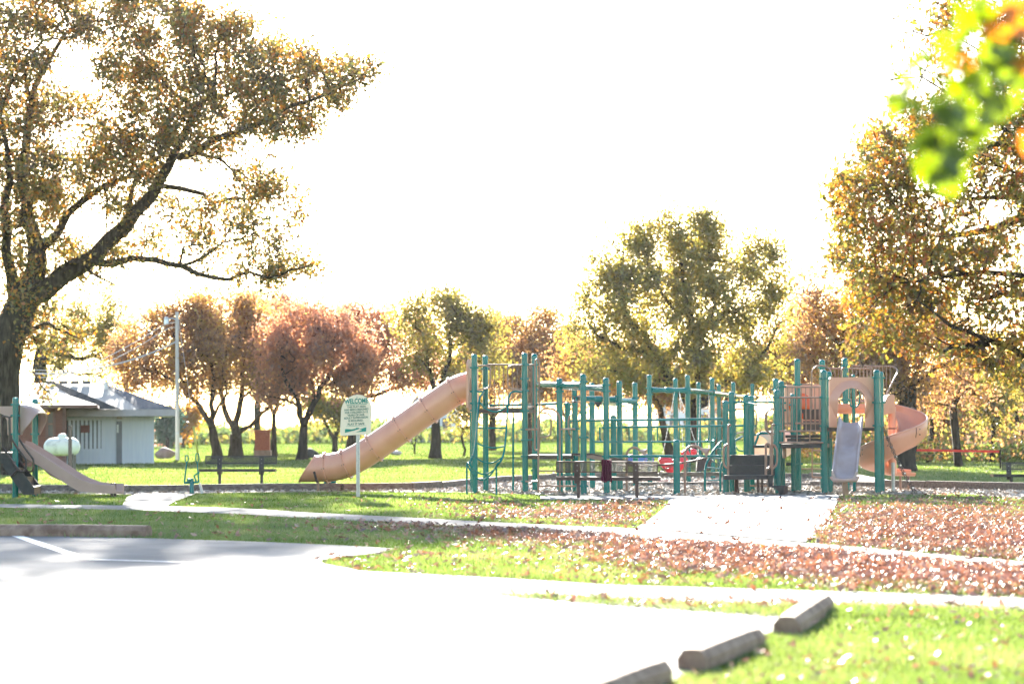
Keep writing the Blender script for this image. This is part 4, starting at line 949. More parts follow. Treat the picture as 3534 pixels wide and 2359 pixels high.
loop([(1860, 1424), (1886, 1424), (1902, 1434), (1902, 1495), (1890, 1507), (1860, 1507)], 50.35, play, fil=.06); loop([(1986, 1425), (1968, 1432), (1962, 1446), (1962, 1490), (1970, 1506), (1986, 1512)], 50.9, play, fil=.06)
for y in (1423, 1508): pipe(pp([(1998, y), (2032, y)], 49.0), .014, 'teal', play, 'peg')
# sloping plank
m_ = MB(); m_.beam(P(2008, 1566, 50.0), P(2150, 1594, 51.2), .55, .035, bev=.006); obj('plank', m_, 'dark_vinyl', play)
m_ = MB(); m_.prism([(0, 0), (.13, .02), (.13, -.16), (0, -.2)], P(2002, 1568, 49.6), (1, 0, 0), (0, 0, 1), (0, .04, 0)); obj('side_plate', m_, 'teal', play)
# long rails across the middle
pipe(pp([(1996, 1451), (2500, 1445)], 50.6, 49.5), .026, 'teal', play); pipe(pp([(2108, 1474), (2595, 1468)], 51.6, 50.6), .024, 'teal', play); pipe(pp([(2104, 1574), (2330, 1573)], 49.3, 48.7), .029, 'teal', play); pipe(pp([(2342, 1573), (2500, 1573)], 48.7, 49.4), .025, 'teal', play)
for y_top, Y0, Y1, xs in ((1450, 50.5, 49.6, (2042, 2143, 2243, 2344, 2447)), (1473, 51.7, 50.9, (2070, 2171, 2269, 2367, 2470))):
    def yy(x): return Y0 + (Y1 - Y0) * (x - 2042) / 405
    pts = [P(xs[0], y_top, yy(xs[0])), P(xs[0], 1512, yy(xs[0])), P(xs[0] + 4, 1521, yy(xs[0])), P(xs[0] + 14, 1524, yy(xs[0])), P(xs[-1] - 14, 1523, yy(xs[-1])), P(xs[-1] - 4, 1519, yy(xs[-1])), P(xs[-1], 1509, yy(xs[-1])), P(xs[-1], y_top - 2, yy(xs[-1]))]
    g = pipe(pts, .019, 'teal', play, 'bridge_rail', fil=.03)
    for x in xs[1:-1]: pipe([P(x, y_top - 1, yy(x)), P(x, 1523, yy(x))], .014, 'teal', g, 'bar')
# suspended balance beam with chains, sagging handrail
m_ = MB(); m_.beam(P(2128, 1637, 52.2), P(2500, 1634, 51.4), .12, .075, bev=.008); obj('balance_beam', m_, 'timber', play)
pipe(pp([(2110, 1601), (2200, 1606), (2269, 1604), (2325, 1600), (2370, 1594), (2480, 1571)], 51.5, 49.8), .02, 'brown_vinyl', play, 'sagging_rail', spline=5)
for a, c in (((2260, 1634), (2322, 1602)), ((2266, 1637), (2330, 1603)), ((2366, 1600), (2418, 1634)), ((2376, 1598), (2428, 1633)), ((2424, 1634), (2446, 1586)), ((2434, 1631), (2460, 1586)), ((2454, 1584), (2494, 1616)), ((2466, 1582), (2497, 1606)), ((2140, 1585), (2160, 1600)), ((2215, 1600), (2230, 1583)), ((2235, 1583), (2252, 1600))): chainlink(P(*a, 51.2), P(*c, 51.0), play, w=.014, link=.07)
# talk tubes
def horn(pts, Y, mouth, parent):
    o = pipe(pp(pts, Y), .026, 'tan_pipe', parent, 'talk_tube', spline=5); a = P(*pts[-1], Y); m0, m1 = P(*mouth[0], Y - .05), P(*mouth[1], Y - .05)
    c = (m0 + m1) / 2; r = (m1 - m0).length / 2 * 1.05; ax = (c - a); n = ax.normalized(); m_ = MB(); m_.lathe([(.026, 0), (.03, ax.length * .25), (r * .8, ax.length * .8), (r, ax.length), (r * .9, ax.length * .98), (r * .6, ax.length * .7)], a, 14, n, caps=False); obj('horn', m_, 'mauve_plastic', o, smooth=60)
horn([(2163, 1700), (2163, 1580), (2167, 1556), (2180, 1545), (2196, 1545), (2208, 1553)], 51.0, [(2234, 1550), (2222, 1571)], play)
horn([(2364, 1708), (2364, 1575), (2368, 1553), (2382, 1540), (2400, 1538), (2418, 1547)], 48.7, [(2451, 1546), (2437, 1574)], play)
# --- short posts, transfer station, arch climber
post(2336, 48.7, 1516, play, r=.068, clamps=(1574,)); post(2506, 49.4, 1381, play, clamps=(1450, 1468, 1574, 1621)); post(2528, 49.9, 1350, play, clamps=(1388, 1415, 1450, 1496, 1562)); post(2578, 50.0, 1361, play); post(2595, 50.6, 1364, play, clamps=(1468, 1500, 1535))
for xs_, Y0 in (((2433, 2434, 2445, 2464, 2491, 2520), 49.6), ((2486, 2487, 2500, 2518, 2536, 2562), 50.2)):
    o = pipe([P(xs_[0], 1703, Y0), P(xs_[1], 1618, Y0), P(xs_[2], 1584, Y0 + .1), P(xs_[3], 1553, Y0 + .25), P(xs_[4], 1522, Y0 + .5), P(xs_[5], 1506, Y0 + .8)], .024, 'teal', play, 'climber_rail', spline=5)
for a, c in (((2433, 1657), (2486, 1656)), ((2436, 1612), (2488, 1617)), ((2452, 1578), (2503, 1585)), ((2470, 1547), (2520, 1552))): pipe([P(*a, 49.75), P(*c, 50.3)], .016, 'teal', play, 'rung')
pipe(pp([(2540, 1540), (2548, 1553), (2562, 1556), (2572, 1552)], 50.6), .016, 'teal', play, 'rung', spline=4)
z1 = P(2560, 1639, 48.6).z
def pdeck(x0, x1, yt, Yf, dep, t, mat, name): 
    a = Vector((gx(x0, Yf), Yf, 0)); c = Vector((gx(x1, Yf), Yf - .1, 0)); return deck([a, c, c + Vector((.1, dep, 0)), a + Vector((.1, dep, 0))], P((x0 + x1) / 2, yt, Yf).z, t, mat, play, name)
pdeck(2497, 2656, 1639, 48.6, .62, .085, 'black_deck', 'transfer_deck'); pdeck(2516, 2674, 1605, 49.2, .36, .21, 'black_deck', 'step'); pdeck(2516, 2674, 1569, 49.56, .40, .42, 'black_deck', 'step')
for x in (2538, 2547, 2619, 2630):
    m_ = MB(); m_.tube([Vector((gx(x, 48.9 + .2 * (x % 2)), 48.85 + .25 * (x % 2), -.05)), Vector((gx(x, 48.9), 48.85 + .25 * (x % 2), z1 - .08))], .026, 8); obj('leg', m_, 'brown_vinyl', play)
loop([(2513, 1638), (2513, 1470), (2517, 1464), (2522, 1468)], 48.65, play, r=.022, fil=.02); loop([(2513, 1531), (2500, 1538), (2496, 1556), (2497, 1596), (2502, 1610), (2513, 1616)], 48.65, play, r=.02, fil=.06)
loop([(2643, 1638), (2643, 1535), (2646, 1530), (2655, 1533), (2661, 1546), (2661, 1600), (2658, 1612), (2645, 1620)], 48.45, play, r=.025, fil=.05); loop([(2665, 1638), (2664, 1470), (2668, 1464), (2674, 1466)], 48.6, play, r=.022, fil=.03); loop([(2666, 1532), (2676, 1538), (2682, 1552), (2682, 1590), (2678, 1606), (2667, 1616)], 48.5, play, r=.02, fil=.06)
m_ = MB(); a = P(2652, 1676, 48.2); m_.prism([(0, 0), (.26, 0), (.37, -.0), (.37, -.2), (.22, -.2), (.19, -.1), (.12, -.04), (0, -.02)], a, (1, 0, 0), (0, 0, 1), (.05, .3, 0)); st = obj('ground_step', m_, 'black_deck', play, smooth=25)
m_ = MB(); m_.prism([(0, 0), (.07, 0), (.05, -.22), (-.03, -.22)], P(2657, 1640, 48.3), (1, 0, 0), (0, 0, 1), (0, .3, 0)); obj('riser', m_, 'black_deck', st)
m_ = MB(); m_.prism([(0, 0), (.075, .0), (.065, -.19), (-.01, -.19)], P(2706, 1677, 48.15), (1, 0, 0), (0, 0, 1), (0, .02, 0)); obj('tread_face', m_, 'brown_vinyl', st)
pipe(pp([(2550, 1674), (2655, 1675)], 50.4), .018, 'tan_pipe', play, 'stay'); pipe(pp([(2652, 1600), (2652, 1702)], 50.2), .026, 'tan_pipe', play, 'support_leg')
# overhead rail and loops beside the right tower
pipe(pp([(2536, 1387), (2684, 1388)], 50.0, 49.6), .024, 'teal', play); m_ = MB(); m_.beam(P(2563, 1386, 49.6), P(2612, 1397, 49.4), .1, .03); obj('handle_plate', m_, 'teal', play)
for xx in (2560, 2661): m_ = MB(); m_.sphere(P(xx, 1386, 49.7), .035, 10, 6); obj('end_knob', m_, 'brown_vinyl', play)
loop([(2536, 1411), (2566, 1411), (2581, 1420), (2582, 1470), (2574, 1490), (2538, 1496)], 50.0, play, fil=.08); loop([(2600, 1411), (2608, 1418), (2611, 1430), (2610, 1475), (2600, 1490)], 50.7, play, fil=.05)
loop([(2678, 1411), (2655, 1413), (2645, 1428), (2646, 1480), (2656, 1496), (2678, 1496)], 49.9, play, fil=.07, r=.02); loop([(2682, 1408), (2658, 1410), (2641, 1424), (2641, 1478), (2652, 1494), (2680, 1498)], 50.3, play, fil=.07)
pipe(pp([(2605, 1534), (2614, 1512), (2618, 1497), (2625, 1494), (2660, 1494)], 51.0), .026, 'teal', play, 'rail', fil=.06)
deck([Vector((gx(2600, 50.5), 50.5, 0)), Vector((gx(2674, 50.2), 50.2, 0)), Vector((gx(2680, 51.2), 51.2, 0)), Vector((gx(2606, 51.4), 51.4, 0))], P(2640, 1535, 50.4).z, .06, 'black_deck', play)
tA, tB = P(2618, 1545, 51.6), P(2700, 1528, 52.3); m_ = MB(); m_.lathe([(.27, 0), (.3, .03), (.31, .3), (.31, (tB - tA).length)], tA, 24, tB - tA, caps=False); cr = obj('crawl_tunnel', m_, 'cream_plastic', play, smooth=60)
m_ = MB(); m_.lathe([(.312, .2), (.335, .2), (.335, .24), (.312, .24)], tA, 24, tB - tA, caps=False); obj('flange', m_, 'tan_plastic', cr)
# --- right towers
a_ = post(2685, 48.9, 1344, play, clamps=(1370, 1463, 1528)); b_2 = post(2700, 50.0, 1314, play, clamps=(1334, 1390, 1415)); post(2681, 51.2, 1305, play, clamps=(1343,)); post(2739, 49.9, 1358, play, r=.05, clamps=(1396, 1601)); post(2756, 50.6, 1237, play, clamps=(1326, 1600))
e_ = post(2847, 48.65, 1275, play, clamps=(1306, 1370, 1469, 1524)); e2 = post(2864, 49.7, 1281, play, clamps=(1310, 1470)); post(2842, 52.0, 1240, play, clamps=(1268,)); g_ = post(2922, 51.0, 1235, play, clamps=(1262, 1378, 1414))
h_ = post(3030, 48.4, 1275, play, clamps=(1302, 1388, 1468)); h2 = post(3043, 49.45, 1281, play, clamps=(1303, 1388)); post(2949, 49.6, 1291, play, r=.036)
loop([(2932, 1340), (2933, 1390), (2936, 1400), (2948, 1407), (2960, 1400), (2966, 1388), (2967, 1345)], 49.55, play, 'teal', .017, fil=.05)
deck([a_, e_, e2, b_2], P(2770, 1531, 48.8).z, .085, 'black_deck', play); deck([e_, h_, h2, e2], P(2935, 1475, 48.5).z, .07, 'brown_deck', play)
deck([Vector((gx(2756, 50.6), 50.6, 0)), Vector((gx(2922, 50.6), 51.0, 0)), Vector((gx(2925, 51.8), 51.8, 0)), Vector((gx(2770, 51.8), 51.8, 0))], P(2840, 1411, 50.7).z, .085, 'black_deck', play)
guard(2690, 2842, 1371, 1487, 48.85, 48.65, 9, play); pipe(pp([(2690, 1526), (2842, 1526)], 48.8, 48.6), .018, 'tan_pipe', play)
for x in (2706, 2751, 2795): pipe(pp([(x, 1487), (x, 1526)], 48.75), .012, 'tan_pipe', play, 'stay')
guard(2708, 2838, 1335, 1460, 50.0, 49.75, 8, play)
loop([(2760, 1326), (2800, 1325)], 50.6, play, fil=.0); loop([(2801, 1490), (2801, 1300), (2803, 1278), (2815, 1264), (2835, 1260), (2856, 1266), (2868, 1282), (2871, 1302), (2871, 1400)], 50.7, play, fil=.08)
for yt, Yc in ((1500, 49.5), (1512, 49.2)):
    pdeck(2712 if yt == 1500 else 2718, 2838, yt, Yc, .3, .06, 'black_deck', 'step')
for yt in (1415, 1452):
    m_ = MB(); m_.beam(P(2772, yt + 16, 50.4), P(2838, yt + 16, 50.4), .02, .2 if yt == 1415 else .2); obj('riser', m_, 'brown_deck', play)
# panel with the orange bubble window
Yb = 51.2; m_ = MB(); pl = [P(x, y, Yb) for x, y in ((2708, 1470), (2708, 1330), (2716, 1327), (2826, 1325), (2834, 1332), (2836, 1470))]; m_.prism([(p.x, p.z) for p in pl], (0, Yb, 0), (1, 0, 0), (0, 0, 1), (0, .06, 0)); bp = obj('bubble_panel', m_, 'tan_plastic', play, smooth=25)
m_ = MB(); c = P(2763, 1400, Yb - .02); m_.sphere(c, .26, 20, 12, (1, .55, 1.1)); obj('bubble', m_, 'orange_plastic', bp, smooth=60)
m_ = MB(); m_.lathe([(.255, 0), (.285, 0), (.285, .03), (.255, .03)], c + Vector((0, -.01, 0)), 24, (0, -1, 0), caps=False); obj('bubble_rim', m_, 'tan_plastic', bp)
# arch panel with hood
Ya = 48.5; m_ = MB(); arc = [(2937.5 + 48.5 * math.cos(math.pi * k / 12), 1390 - 52 * math.sin(math.pi * k / 12)) for k in range(13)]
ol = [(2862, 1474), (2862, 1306), (2866, 1302), (3014, 1300), (3018, 1304), (3018, 1474), (2986, 1474)] + arc + [(2889, 1474)]
pl = [P(x, y, Ya) for x, y in ol]; m_.prism([(p.x, p.z) for p in pl], (0, Ya, 0), (1, 0, 0), (0, 0, 1), (0, .07, 0)); ap = obj('arch_panel', m_, 'tan_plastic', play, smooth=25)
m_ = MB(); rows = []
arc2 = [(2986, 1440)] + arc + [(2889, 1440)]
for k, (x, y) in enumerate(arc2):
    cx0, cy0 = 2937.5, 1392; dx, dy = x - cx0, min(0, y - cy0); L = math.hypot(dx, dy) or 1; ux, uy = dx / L, dy / L; row = []
    f_ = 1.0 if 0 < k < len(arc2) - 1 else .15
    for out_, fw in ((0, 0), (-1, .10), (0, .19), (6, .17), (14, .10), (22, .04), (27, 0)):
        p = P(x + ux * out_ * f_, y + uy * out_ * f_, Ya); row.append(p + Vector((0, -fw * f_, 0)))
    rows.append(row)
m_.grid(rows); obj('hood', m_, 'tan_plastic', ap, smooth=70)
# straight slide towards the path
prof = [(1455, 48.4), (1470, 48.25), (1500, 48.02), (1528, 47.82), (1545, 47.62), (1558, 47.45), (1585, 47.28), (1612, 47.12), (1636, 46.98), (1645, 46.84), (1648, 46.7)]
cx_t = [(2938, 1455), (2915, 1648)]; rows = []; rowsL = []
def slide_rows(prof, xfun, w, wall, rim=.03):
    rows = []
    for y, Y in prof:
        c = P(xfun(y), y, Y)
        sec = [(-w - rim * 1.6, wall - .05), (-w - rim * 1.6, wall), (-w - rim * .8, wall + .018), (-w, wall), (-w + .01, .05), (-w + .05, .0), (-w * .5, -.012), (0, -.016), (w * .5, -.012), (w - .05, 0), (w - .01, .05), (w, wall), (w + rim * .8, wall + .018), (w + rim * 1.6, wall), (w + rim * 1.6, wall - .05), (w + rim * .6, wall - .06), (w + rim * .3, -.05), (0, -.06), (-w - rim * .3, -.05), (-w - rim * .6, wall - .06)]
        row = [c + Vector((sx, -sx * .12, sz)) for sx, sz in sec]; rows.append(row + [row[0]])
    return rows
rows = slide_rows([( y, Y) for y, Y in prof], lambda y: 2937 - 22 * (y - 1455) / 193, .20, .10)
m_ = MB(); m_.grid(rows); k = len(rows[0]) - 1; m_.add(rows[0][:-1], [tuple(range(k))]); m_.add(rows[-1][:-1], [tuple(range(k))[::-1]]); fs_ = obj('straight_slide', m_, 'grey_plastic', play, smooth=50)
c = P(2915, 1654, 46.72); m_ = MB(); m_.tube([c + Vector((-.25, .03, .05)), c + Vector((-.22, -.02, -.01)), c + Vector((0, -.04, -.02)), c + Vector((.22, -.06, -.01)), c + Vector((.25, -.03, .05))], .036, 8); obj('exit_lip', m_, 'mauve_plastic', fs_, smooth=60)
for x in (2913, 2925): m_ = MB(); m_.beam(Vector((gx(x, 47.3 + (x - 2913) * .03), 47.3 + (x - 2913) * .03, -.05)), Vector((gx(x, 47.3), 47.3 + (x - 2913) * .03, .5)), .055, .055, up=(0, 1, 0)); obj('support_leg', m_, 'tan_pipe', fs_)
# spiral slide: straight in, one full turn, straight out
col = P(3079, 1500, 50.1); cxs, cys = col.x, 50.1; rc = .0; steps = []
zr0 = P(3087, 1388, 50.7).z
for i in range(6): steps.append((cxs - 1.15 + 1.15 * i / 6, cys, 0, zr0 + .03 - .03 * i / 6, 1.0))
turn = []
N = 44
rows = []
SEC = [(.72, 0), (.735, -.02), (.735, -.12), (.70, -.27), (.60, -.39), (.44, -.435), (.28, -.42), (.17, -.34), (.135, -.2), (.13, -.12), (.11, -.12), (.11, -.22), (.145, -.36), (.26, -.45), (.44, -.465), (.615, -.42), (.725, -.29), (.705, -.02)]
def sec_row(ox, oy, ang, zr, hgt=1.0):
    ra = Vector((math.cos(ang), math.sin(ang), 0)); r_ = [Vector((ox, oy, zr)) + ra * a + Vector((0, 0, z * hgt)) for a, z in SEC]; return r_ + [r_[0]]
for i in range(6): rows.append(sec_row(cxs - 1.1 + 1.1 * i / 6, cys, math.pi / 2, zr0 - .02, .46))
for i in range(N + 1):
    t = i / N; ang = math.pi / 2 - 2 * math.pi * t; hg = 1.0
    if t < .2: hg = .46 + .54 * t / .2
    if t > .62: hg = 1 - .68 * (t - .62) / .38
    rows.append(sec_row(cxs, cys, ang, zr0 - .02 - 1.36 * t ** 1.12, hg))
for i in range(1, 6): rows.append(sec_row(cxs + .50 * i / 5, cys, math.pi / 2, zr0 - 1.38 - (.05 * i / 5), .32 - .08 * i / 5))
m_ = MB(); m_.grid(rows); k = len(SEC); m_.add(rows[-1][:-1], [tuple(range(k))]); sp = obj('spiral_slide', m_, 'tan_plastic', play, smooth=55)
m_ = MB(); m_.tube([r_[0] for r_ in rows[4:]], .022, 7); obj('rim', m_, 'tan_plastic', sp, smooth=60)
for fi in (6 + int(N * .30), 6 + int(N * .42), 6 + int(N * .57), 6 + int(N * .72)):
    m_ = MB(); m_.tube([p for p in rows[fi][:7]], .009, 5); obj('seam', m_, 'brown_vinyl', sp, smooth=60)
    m_ = MB(); ra = (rows[fi][1] - Vector((cxs, cys, rows[fi][1].z))).normalized()
    for q, dz in ((1, -.05), (2, -.06), (4, 0)): m_ = MB(); m_.sphere(rows[fi - 1][q] + Vector((0, 0, dz)), .014, 7, 5); obj('bolt', m_, 'chain_steel', sp)
m_ = MB(); m_.tube([Vector((cxs, cys, .38)), Vector((cxs, cys, zr0 - .1))], .085, 14); obj('column', m_, 'tan_plastic', sp, smooth=50)
m_ = MB(); m_.lathe([(.088, -.012), (.096, -.01), (.096, .01), (.088, .012)], (cxs, cys, P(3079, 1478, cys).z), 14); obj('column_seam', m_, 'brown_vinyl', sp)
m_ = MB(); m_.tube([Vector((gx(3083, 49.6), 49.6, -.05)), Vector((gx(3083, 49.6), 49.6, .62))], .037, 10); obj('support_leg', m_, 'steel', sp)
for x in (3108, 3136): m_ = MB(); m_.tube([Vector((gx(x, 50.5), 50.5, -.05)), Vector((gx(x, 50.5), 50.5, .38))], .026, 8); obj('support_leg', m_, 'tan_pipe', sp)
m_ = MB(); Yh = 49.75; pl = [P(x, y, Yh) for x, y in ((3043, 1432), (3043, 1393), (3050, 1388), (3064, 1364), (3070, 1361), (3084, 1361), (3088, 1365), (3088, 1424), (3060, 1430))]; m_.prism([(p.x, p.z) for p in pl], (0, Yh, 0), (1, 0, 0), (0, 0, 1), (0, .5, 0)); obj('entry_hood', m_, 'tan_plastic', sp, smooth=25)
gr = pipe(pp([(2933, 1262), (3080, 1264), (3095, 1272), (3098, 1285), (3090, 1300), (3070, 1340), (3050, 1386)], 51.0, 50.3), .018, 'tan_pipe', play, 'guard_rail', fil=.05); pipe(pp([(2933, 1384), (3050, 1386)], 51.0, 50.5), .016, 'tan_pipe', gr, 'bottom_rail')
for i, x in enumerate(range(2942, 3085, 13)): pipe(pp([(x, 1263), (x, 1384 if x < 3048 else 1384 - (x - 3048) * 1.9)], 51.0 - .5 * (x - 2940) / 140), .010, 'tan_pipe', gr, 'bar')
guard(2860, 3012, 1271, 1380, 52.0, 51.9, 12, play); loop([(2905, 1330), (2903, 1285), (2906, 1272), (2916, 1265)], 50.95, play, fil=.05)
# chain climber leaning out to the right
p0, p1 = P(3046, 1472, 48.5), P(3160, 1706, 48.3); q0, q1 = P(3050, 1472, 49.2), P(3167, 1704, 49.0)
cc = chainlink(p0, p1, play, 'chain_steel', .017, .075, .10, 'chain_climber'); chainlink(q0, q1, cc, 'chain_steel', .017, .075, .10)
for i in range(1, 8): t = i / 8; m_ = MB(); s = Vector((0, 0, .10 * 4 * t * (1 - t))); m_.tube([lerp(p0, p1, t) - s, lerp(q0, q1, t) - s], .02, 6); obj('rung', m_, 'chain_steel', cc)
# ladder behind, under the tower
lad = pipe(pp([(2803, 1530), (2803, 1645), (2840, 1647)], 51.6), .016, 'tan_pipe', play, 'ladder', fil=.03)
for y in (1553, 1600, 1617): pipe(pp([(2763 if y == 1617 else 2803, y), (2845, y)], 51.6), .013, 'tan_pipe', lad, 'rung')
for x, y, w in ((2707, 1563, .075), (2868, 1494, .06)): m_ = MB(); m_.box(P(x, y, 49.4), hx=w / 2, hy=.05, hz=.10, bev=.01); obj('junction_box', m_, 'tan_pipe', play)
pipe(pp([(2712, 1601), (2735, 1601)], 49.9), .03, 'black_deck', play, 'stay')

# ------------------------------------------------------------------ swing set behind
sw = thing('swing_set', (4.9, 60.0, 0), 'green swing frame with many posts standing behind the middle rails', 'swing frame')
for x, Y, yt, cl_ in ((2244, 58.5, 1292, (1339, 1360)), (2376, 59.2, 1293, (1338, 1355)), (2461, 62.0, 1303, (1347, 1362)), (2534, 66.0, 1318, (1360, 1374)), (2334, 62.0, 1304, ()), (2414, 65.5, 1318, ()), (2484, 69.0, 1325, (1366,)), (2600, 72.0, 1323, (1368,))): post(x, Y, yt, sw, clamps=cl_)
def sbeam(a, b_):
    m_ = MB(); m_.tube([a, b_], .058, 12); o = obj('beam', m_, 'teal', sw, smooth=50)
    for q, s in ((a, 1), (b_, -1)): m_ = MB(); m_.lathe([(.059, .3), (.072, .12), (.076, 0)], q, 12, (b_ - a) * s); obj('collar', m_, 'teal', o, smooth=50)
A = [P(2246, 1345, 58.5), P(2374, 1347, 59.2), P(2459, 1355, 62.0), P(2533, 1366, 66.0), P(2600, 1372, 72.0)]
for a, c in zip(A, A[1:]): sbeam(a, c)
sbeam(P(2374, 1350, 59.2), P(2414, 1352, 65.5)); sbeam(P(2459, 1358, 62.0), P(2484, 1362, 69.0))
m_ = MB(); m_.lathe([(.068, -.1), (.075, -.09), (.075, .09), (.068, .1)], P(2309, 1346, 58.85), 12, A[1] - A[0]); obj('clamp', m_, 'teal', sw)
def swing(name, hang, seatpx, Y, kind, label, mat):
    s = P(*seatpx, Y); t = thing(name, s, label, 'swing', 'swings')
    if kind == 'bucket':
        pf = [(-.36, .12), (-.30, .20), (-.18, .22), (-.06, .17), (0, .13), (.06, .17), (.18, .22), (.30, .2), (.36, .12), (.3, -.02), (.18, -.16), (.05, -.25), (-.05, -.25), (-.18, -.16), (-.3, -.02)]
        m_ = MB(); n = len(pf); ring = lambda k, dy: [s + Vector((x * k, dy, z * k)) for x, z in pf]
        a, b0, b1, d = ring(.8, -.14), ring(1, -.10), ring(1, .10), ring(.8, .14); vs = a + b0 + b1 + d
        m_.add(vs, [tuple(range(n))[::-1], tuple(range(3 * n, 4 * n))] + [(r_ * n + i, r_ * n + (i + 1) % n, (r_ + 1) * n + (i + 1) % n, (r_ + 1) * n + i) for r_ in range(3) for i in range(n)]); obj('seat', m_, mat, t, smooth=50)
        m_ = MB(); m_.box(s + Vector((.3, 0, .27)), hx=.10, hy=.05, hz=.09, bev=.03, ax=(1, 0, .6), az=(-.6, 0, 1)); obj('back_support', m_, mat, t)
        w = .26; top = .2
    elif kind == 'knob':
        m_ = MB(); m_.sphere(s, .10, 14, 9, (1, 1, .85)); m_.box(s + Vector((-.08, 0, -.06)), hx=.10, hy=.08, hz=.07, bev=.03); obj('seat', m_, mat, t, smooth=60); w = .1; top = .1
    else:
        m_ = MB(); m_.prism([(-.16, .14), (-.1, .18), (.14, .18), (.19, .12), (.17, -.14), (-.19, -.17)], s + Vector((0, -.12, 0)), (1, 0, 0), (0, 0, 1), (0, .24, 0)); obj('seat', m_, mat, t, smooth=30); w = .14; top = .16
    for hx_, sg in zip(hang, (-1, 1)): chainlink(P(hx_[0], hx_[1], Y), s + Vector((sg * w, 0, top)), t, 'bright_chain', .009, .06)
swing('swing', ((2328, 1352), (2345, 1352)), (2323, 1603), 58.9, 'bucket', 'red bucket swing, the larger red shape behind the short front post', 'red_plastic')
swing('swing', ((2365, 1352), (2342, 1352)), (2392, 1558), 59.6, 'knob', 'small round red swing seat seen through the talk tube arch', 'red_plastic')
swing('swing', ((2416, 1356), (2446, 1358)), (2428, 1602), 60.6, 'belt', 'black swing seat between the swing frame posts', 'black_rubber')

# ------------------------------------------------------------------ toddler play set at the left edge
tod = thing('toddler_play_set', G(90, 1705), 'small play set with curved hood, black steps and mauve slide at the left edge', 'playground')
YT = 50.6
pA = post(53, 49.9, 1369, tod, clamps=(1395, 1433, 1497, 1551)); pB = post(121, 51.0, 1376, tod, clamps=(1497,)); pC = post(-70, 50.4, 1372, tod); pD = post(-10, 51.5, 1376, tod)
deck([pA, pB, pD, pC], P(60, 1560, 50.4).z, .22, 'black_deck', tod)
def hood(pts_front, Y0, Y1, name, mat='mauve_plastic'): pass
# hood over the slide mouth: bent sheet from post to post with drooping cheeks
m_ = MB()
prof_h = [(70, 1500, 50.0), (69, 1470, 50.0), (69, 1430, 50.0), (70, 1400, 50.0), (78, 1392, 50.15), (98, 1391, 50.4), (122, 1392, 50.8), (130, 1400, 51.0), (131, 1440, 51.05), (130, 1480, 51.05), (128, 1502, 51.05)]
outr = [(74, 1498, 49.95), (84, 1480, 49.8), (99, 1462, 49.75), (118, 1436, 49.75), (130, 1425, 49.8), (146, 1424, 50.2), (157, 1426, 50.6), (160, 1436, 50.85), (157, 1455, 51.0), (146, 1480, 51.05), (136, 1499, 51.05)]
rows = []
for k in range(5):
    t = k / 4; rows.append([P(a[0] + (c[0] - a[0]) * t, a[1] + (c[1] - a[1]) * t - 7 * math.sin(math.pi * t) * (1 if 2 < i < 8 else .2), a[2] + (c[2] - a[2]) * t) for i, (a, c) in enumerate(zip(prof_h, outr))])
m_.grid(rows); hd = obj('slide_hood', m_, 'mauve_plastic', tod, smooth=60); m_ = MB(); m_.tube(spl(rows[-1], 3), .018, 6); obj('hood_lip', m_, 'mauve_plastic', hd, smooth=60)
m_ = MB(); pl = [P(x, y, 50.3) for x, y in ((-70, 1402), (42, 1401), (42, 1500), (26, 1500), (24, 1450), (14, 1432), (-2, 1424), (-30, 1424), (-46, 1440), (-50, 1500), (-70, 1500))]; m_.prism([(p.x, p.z) for p in pl], (0, 50.3, 0), (1, 0, 0), (0, 0, 1), (0, .06, 0)); obj('arch_panel', m_, 'mauve_plastic', tod, smooth=25)
# steps: two stringers and treads
for dy in (0, .7):
    m_ = MB(); pl = [P(x, y, 49.4) for x, y in ((10, 1580), (40, 1580), (56, 1605), (118, 1680), (118, 1706), (80, 1706), (12, 1612))]; m_.prism([(p.x, p.z) for p in pl], (0, 49.4 + dy, 0), (1, 0, 0), (0, 0, 1), (0, .03, 0)); obj('stringer', m_, 'black_deck', tod, smooth=20)
for x0, x1, y in ((15, 38, 1592), (40, 60, 1614), (62, 92, 1645), (90, 117, 1678)):
    m_ = MB(); c0, c1 = P(x0, y, 49.4), P(x1, y, 49.4); m_.box(((c0 + c1) / 2) + Vector((0, .36, -.02)), hx=(c1 - c0).length / 2, hy=.34, hz=.02); m_.box(c1 + Vector((-.01, .36, -.09)), hx=.012, hy=.34, hz=.075); obj('tread', m_, 'brown_deck', tod)
for Y0, off in ((49.35, 0), (50.05, 26)):
    o_ = off; pipe(pp([(8 + o_, 1540), (5 + o_, 1450), (8 + o_, 1437), (20 + o_, 1435), (33 + o_, 1440), (34 + o_, 1505), (60 + o_, 1545), (90 + o_, 1585), (90 + o_, 1615), (84 + o_, 1626), (70 + o_, 1627), (56 + o_, 1610), (8 + o_, 1540)], Y0), .021, 'brown_deck', tod, 'hand_rail', fil=.05)
pipe(pp([(38, 1643), (62, 1618)], 49.35), .02, 'brown_deck', tod, 'stay')
